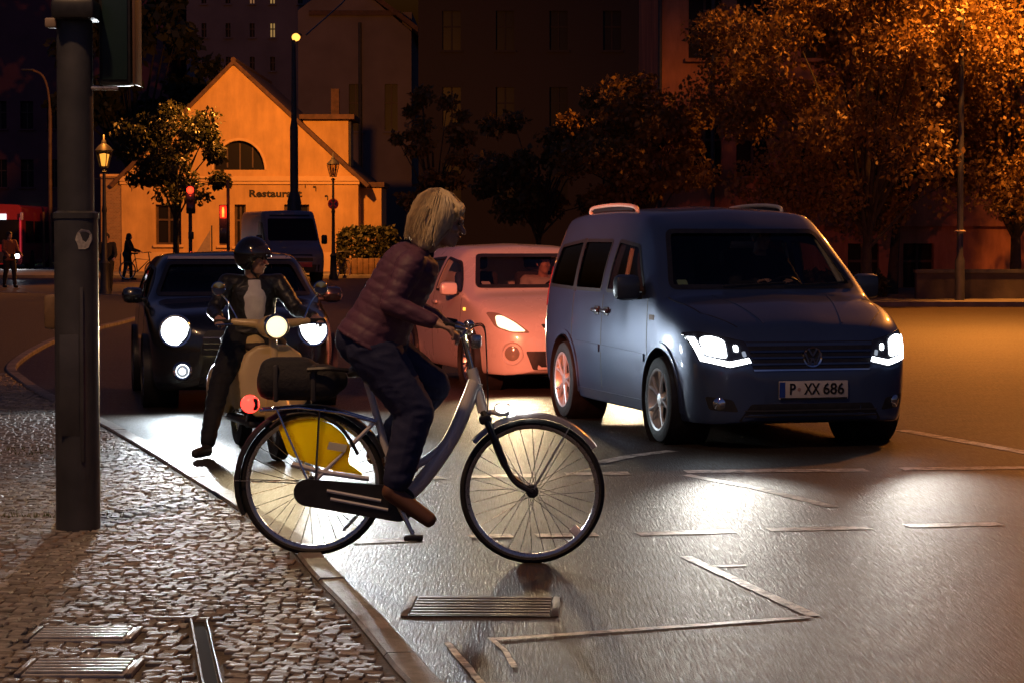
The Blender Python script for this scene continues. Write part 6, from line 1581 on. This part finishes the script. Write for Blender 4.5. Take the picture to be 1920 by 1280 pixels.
sb.eloft([J['pelvis'] - o0 + fS * .085 + Vector((0, 0, .02)), ch + fS * .085 + Vector((0, 0, -.1)), ch + fS * .088, J['neck'] - o0 + fS * .055 + Vector((0, 0, -.02))], lS, [.075, .085, .095, .05], [.05, .055, .058, .04]); link('shirt', remesh(sb, .010, 5), mat('white_shirt', (.80, .76, .72), .8, var=.1, vscale=15, bump=.4, bscale=20), rd)
hb = MB(); hb.ell(H + u * .035 - f * .015, (.135, .125, .135), Mh, 28, 18); hm_ = hb.mesh('h')
cut1 = MB(); Mc = Mh.to_4x4(); c1 = MB(); c1.box(H + f * .13 - u * .075, (.22, .21, .19), Mh, bev=.03); c2 = MB(); c2.box(H - u * .19, (.4, .4, .22), Mh)
c3 = MB(); c3.ell(H + u * .02 - f * .015, (.112, .102, .116), Mh, 20, 14)
hm_ = boolean(hm_, [c3, c1, c2]); smooth_mesh(hm_, 40); hlm = link('helmet', hm_, M_helm, rd)
vs_ = MB(); vs_.ell(H + u * .045 - f * .008, (.140, .122, .10), Mh, 28, 18); vm = boolean(vs_.mesh('v'), [MB().ell(H + u * .045 - f * .012, (.134, .118, .097), Mh, 28, 18), MB().box(H - f * .15, (.36, .5, .5), Mh), MB().box(H - u * .12, (.5, .5, .28), Mh), MB().box(H + u * .26, (.5, .5, .3), Mh)]); smooth_mesh(vm); link('visor', vm, mat('smoked_visor', (.03, .03, .032), .1, coat=1), hlm)
for q in (-1, 1): MB().tube([H + s * q * .10 + u * .0, H + s * q * .075 - u * .09 + f * .02, H - u * .13 + f * .035], .008, 6).obj('chin_strap', M_black, hlm)

# ---------------------------------------------------------------- pedestrians far away, drivers
def stand(base, face, h=1.7, step=.12, arms=(.25, .25), lean=0.0):
    b = Vector(base); f_ = Vector(face).normalized(); l_ = Vector((-f_.y, f_.x, 0)); k = h / 1.72
    J = dict(head=b + f_ * (.03 + lean) + Vector((0, 0, 1.58 * k)), face=f_ + Vector((0, 0, -.05)), up=(0, 0, 1), side=l_, neck=b + f_ * lean * .8 + Vector((0, 0, 1.44 * k)), chest=b + f_ * lean * .6 + Vector((0, 0, 1.28 * k)), pelvis=b + Vector((0, 0, .93 * k)), hem=b + Vector((0, 0, .82 * k)))
    for q, n_ in ((-1, 'r'), (1, 'l')):
        st_ = step * q; J['sh' + n_] = b + l_ * q * .18 + f_ * lean * .8 + Vector((0, 0, 1.40 * k)); J['el' + n_] = b + l_ * q * .24 + f_ * (arms[0] * .4 + lean * .5) + Vector((0, 0, 1.12 * k)); J['wr' + n_] = b + l_ * q * .22 + f_ * (arms[0] + .1) + Vector((0, 0, (.92 + arms[1] * .4) * k))
        J['hi' + n_] = b + l_ * q * .09 + Vector((0, 0, .90 * k)); J['kn' + n_] = b + l_ * q * .09 + f_ * (st_ * .6 + .04) + Vector((0, 0, .49 * k)); J['an' + n_] = b + l_ * q * .09 + f_ * st_ * 1.2 + Vector((0, 0, .085)); J['to' + n_] = J['an' + n_] + f_ * .17 - Vector((0, 0, .05))
    return J
M_dkcoat = mat('dark_coat', (.022, .02, .024), .85, var=.2, vscale=10); M_dktr = mat('dark_trousers', (.02, .02, .022), .85); M_dkshoe = mat('dark_shoe', (.02, .018, .016), .6)
M_hairdk = mat('dark_hair', (.03, .02, .015), .6, var=.2, vscale=20)
def hair_cap(t, H, f, u, Mh, m_=None, hood=False):
    q = MB(); q.ell(H + u * .03 - f * .02, (.104, .088, .108), Mh, 14, 10)
    if hood: q.ell(H - u * .06 - f * .04, (.1, .1, .1), Mh, 14, 10)
    link('hair' if not hood else 'hood', remesh(q, .016, 3), m_ or M_hairdk, t)
opt = dict(jacket=M_dkcoat, trousers=M_dktr, shoe=M_dkshoe, voxel=.016, eyes=False, flare=.03)
wp = Vector((X(238, 87), 87, 0)); J = stand(wp, (1, -.15, 0), 1.68, .1, (.32, .3), .06)
p_, H, f, s, u, Mh = person('person', 'dark hooded person pushing a bicycle before the restaurant', wp, J, opt); hair_cap(p_, H, f, u, Mh, M_dkcoat, True)
wp = Vector((X(200, 65), 65, 0)); J = stand(wp, (.1, -1, 0), 1.66, .05)
p_, H, f, s, u, Mh = person('person', 'dark pedestrian half hidden behind the signal pole beneath the lit lantern', wp, J, opt); hair_cap(p_, H, f, u, Mh)
wp = Vector((X(17, 74), 74, 0)); J = stand(wp, (.6, -.8, 0), 1.72, .16)
p_, H, f, s, u, Mh = person('person', 'pedestrian in brown jacket walking at the far left edge before the bus', wp, J, dict(opt, jacket=mat('rust_jacket', (.22, .08, .05), .8))); hair_cap(p_, H, f, u, Mh)
# pushed bicycle
fb = thing('bicycle', 'dark bicycle pushed by the hooded person before the restaurant', 'bicycle', (X(262, 86.6), 86.6, 0), R(-18))
for xx_ in (-.5, .52): bike_wheel(fb, (xx_, 0, .34), .34, False, 14)
q = MB(); q.tube([(-.5, 0, .34), (-.10, 0, .30), (.36, 0, .72), (-.18, 0, .76), (-.10, 0, .30)], .022, 6); q.tube([(-.5, 0, .34), (-.18, 0, .76), (-.21, 0, .92)], .018, 6); q.tube([(.52, 0, .34), (.40, 0, .6), (.34, 0, .98)], .02, 6); q.obj('frame', M_dkmetal, fb)
MB().tube([(.30, -.28, .98), (.38, 0, 1.0), (.30, .28, .98)], .016, 6).obj('handlebar', M_dkmetal, fb); MB().box((-.22, 0, .95), (.26, .13, .06), bev=.02).obj('saddle', M_black, fb)
# parked bicycle near the facade
fb2 = thing('bicycle', 'parked bicycle leaning by the lantern post beside the hedge', 'bicycle', (X(640, 90.2), 90.2, 0), R(70))
for xx_ in (-.5, .52): bike_wheel(fb2, (xx_, 0, .34), .34, False, 14)
q = MB(); q.tube([(-.5, 0, .34), (-.10, 0, .30), (.36, 0, .72), (-.18, 0, .76), (-.10, 0, .30)], .022, 6); q.tube([(-.5, 0, .34), (-.18, 0, .76), (-.21, 0, .92)], .018, 6); q.tube([(.52, 0, .34), (.40, 0, .6), (.34, 0, .98)], .02, 6); q.obj('frame', M_dkmetal, fb2)
MB().tube([(.30, -.28, .98), (.38, 0, 1.0), (.30, .28, .98)], .016, 6).obj('handlebar', M_dkmetal, fb2); MB().box((-.22, 0, .95), (.26, .13, .06), bev=.02).obj('saddle', M_black, fb2)

def driver(t, label, x, y, zs, m_):
    W = lambda a, b, c: world_of(t, (a, b, c)); F = dir_of(t, (1, 0, 0)); Lf = dir_of(t, (0, 1, 0))
    J = dict(head=W(x + .02, y, zs + .72), face=F + Vector((0, 0, -.05)), up=(0, 0, 1), side=Lf, neck=W(x - .03, y, zs + .58), chest=W(x - .06, y, zs + .42), pelvis=W(x - .08, y, zs + .14), hem=W(x - .08, y, zs + .12),
             shr=W(x - .04, y - .19, zs + .53), elr=W(x + .14, y - .27, zs + .30), wrr=W(x + .34, y - .14, zs + .36), shl=W(x - .04, y + .19, zs + .53), ell=W(x + .14, y + .27, zs + .30), wrl=W(x + .34, y + .14, zs + .36),
             hir=W(x, y - .09, zs + .16), knr=W(x + .42, y - .12, zs + .18), anr=W(x + .60, y - .12, zs - .12), tor=W(x + .75, y - .12, zs - .10), hil=W(x, y + .09, zs + .16), knl=W(x + .42, y + .12, zs + .18), anl=W(x + .60, y + .12, zs - .12), tol=W(x + .75, y + .12, zs - .10))
    p, H, f, s, u, Mh = person('person', label, W(x, y, zs), J, dict(jacket=m_, trousers=M_dktr, shoe=M_dkshoe, voxel=.012, eyes=False)); hair_cap(p, H, f, u, Mh)
driver(van, 'driver dimly visible behind the windscreen of the blue van', .12, .36, .84, M_dkcoat)
driver(hatch, 'driver in pale top lit red behind the windscreen of the white car', -.14, .34, .555, mat('pale_shirt', (.5, .45, .42), .8))
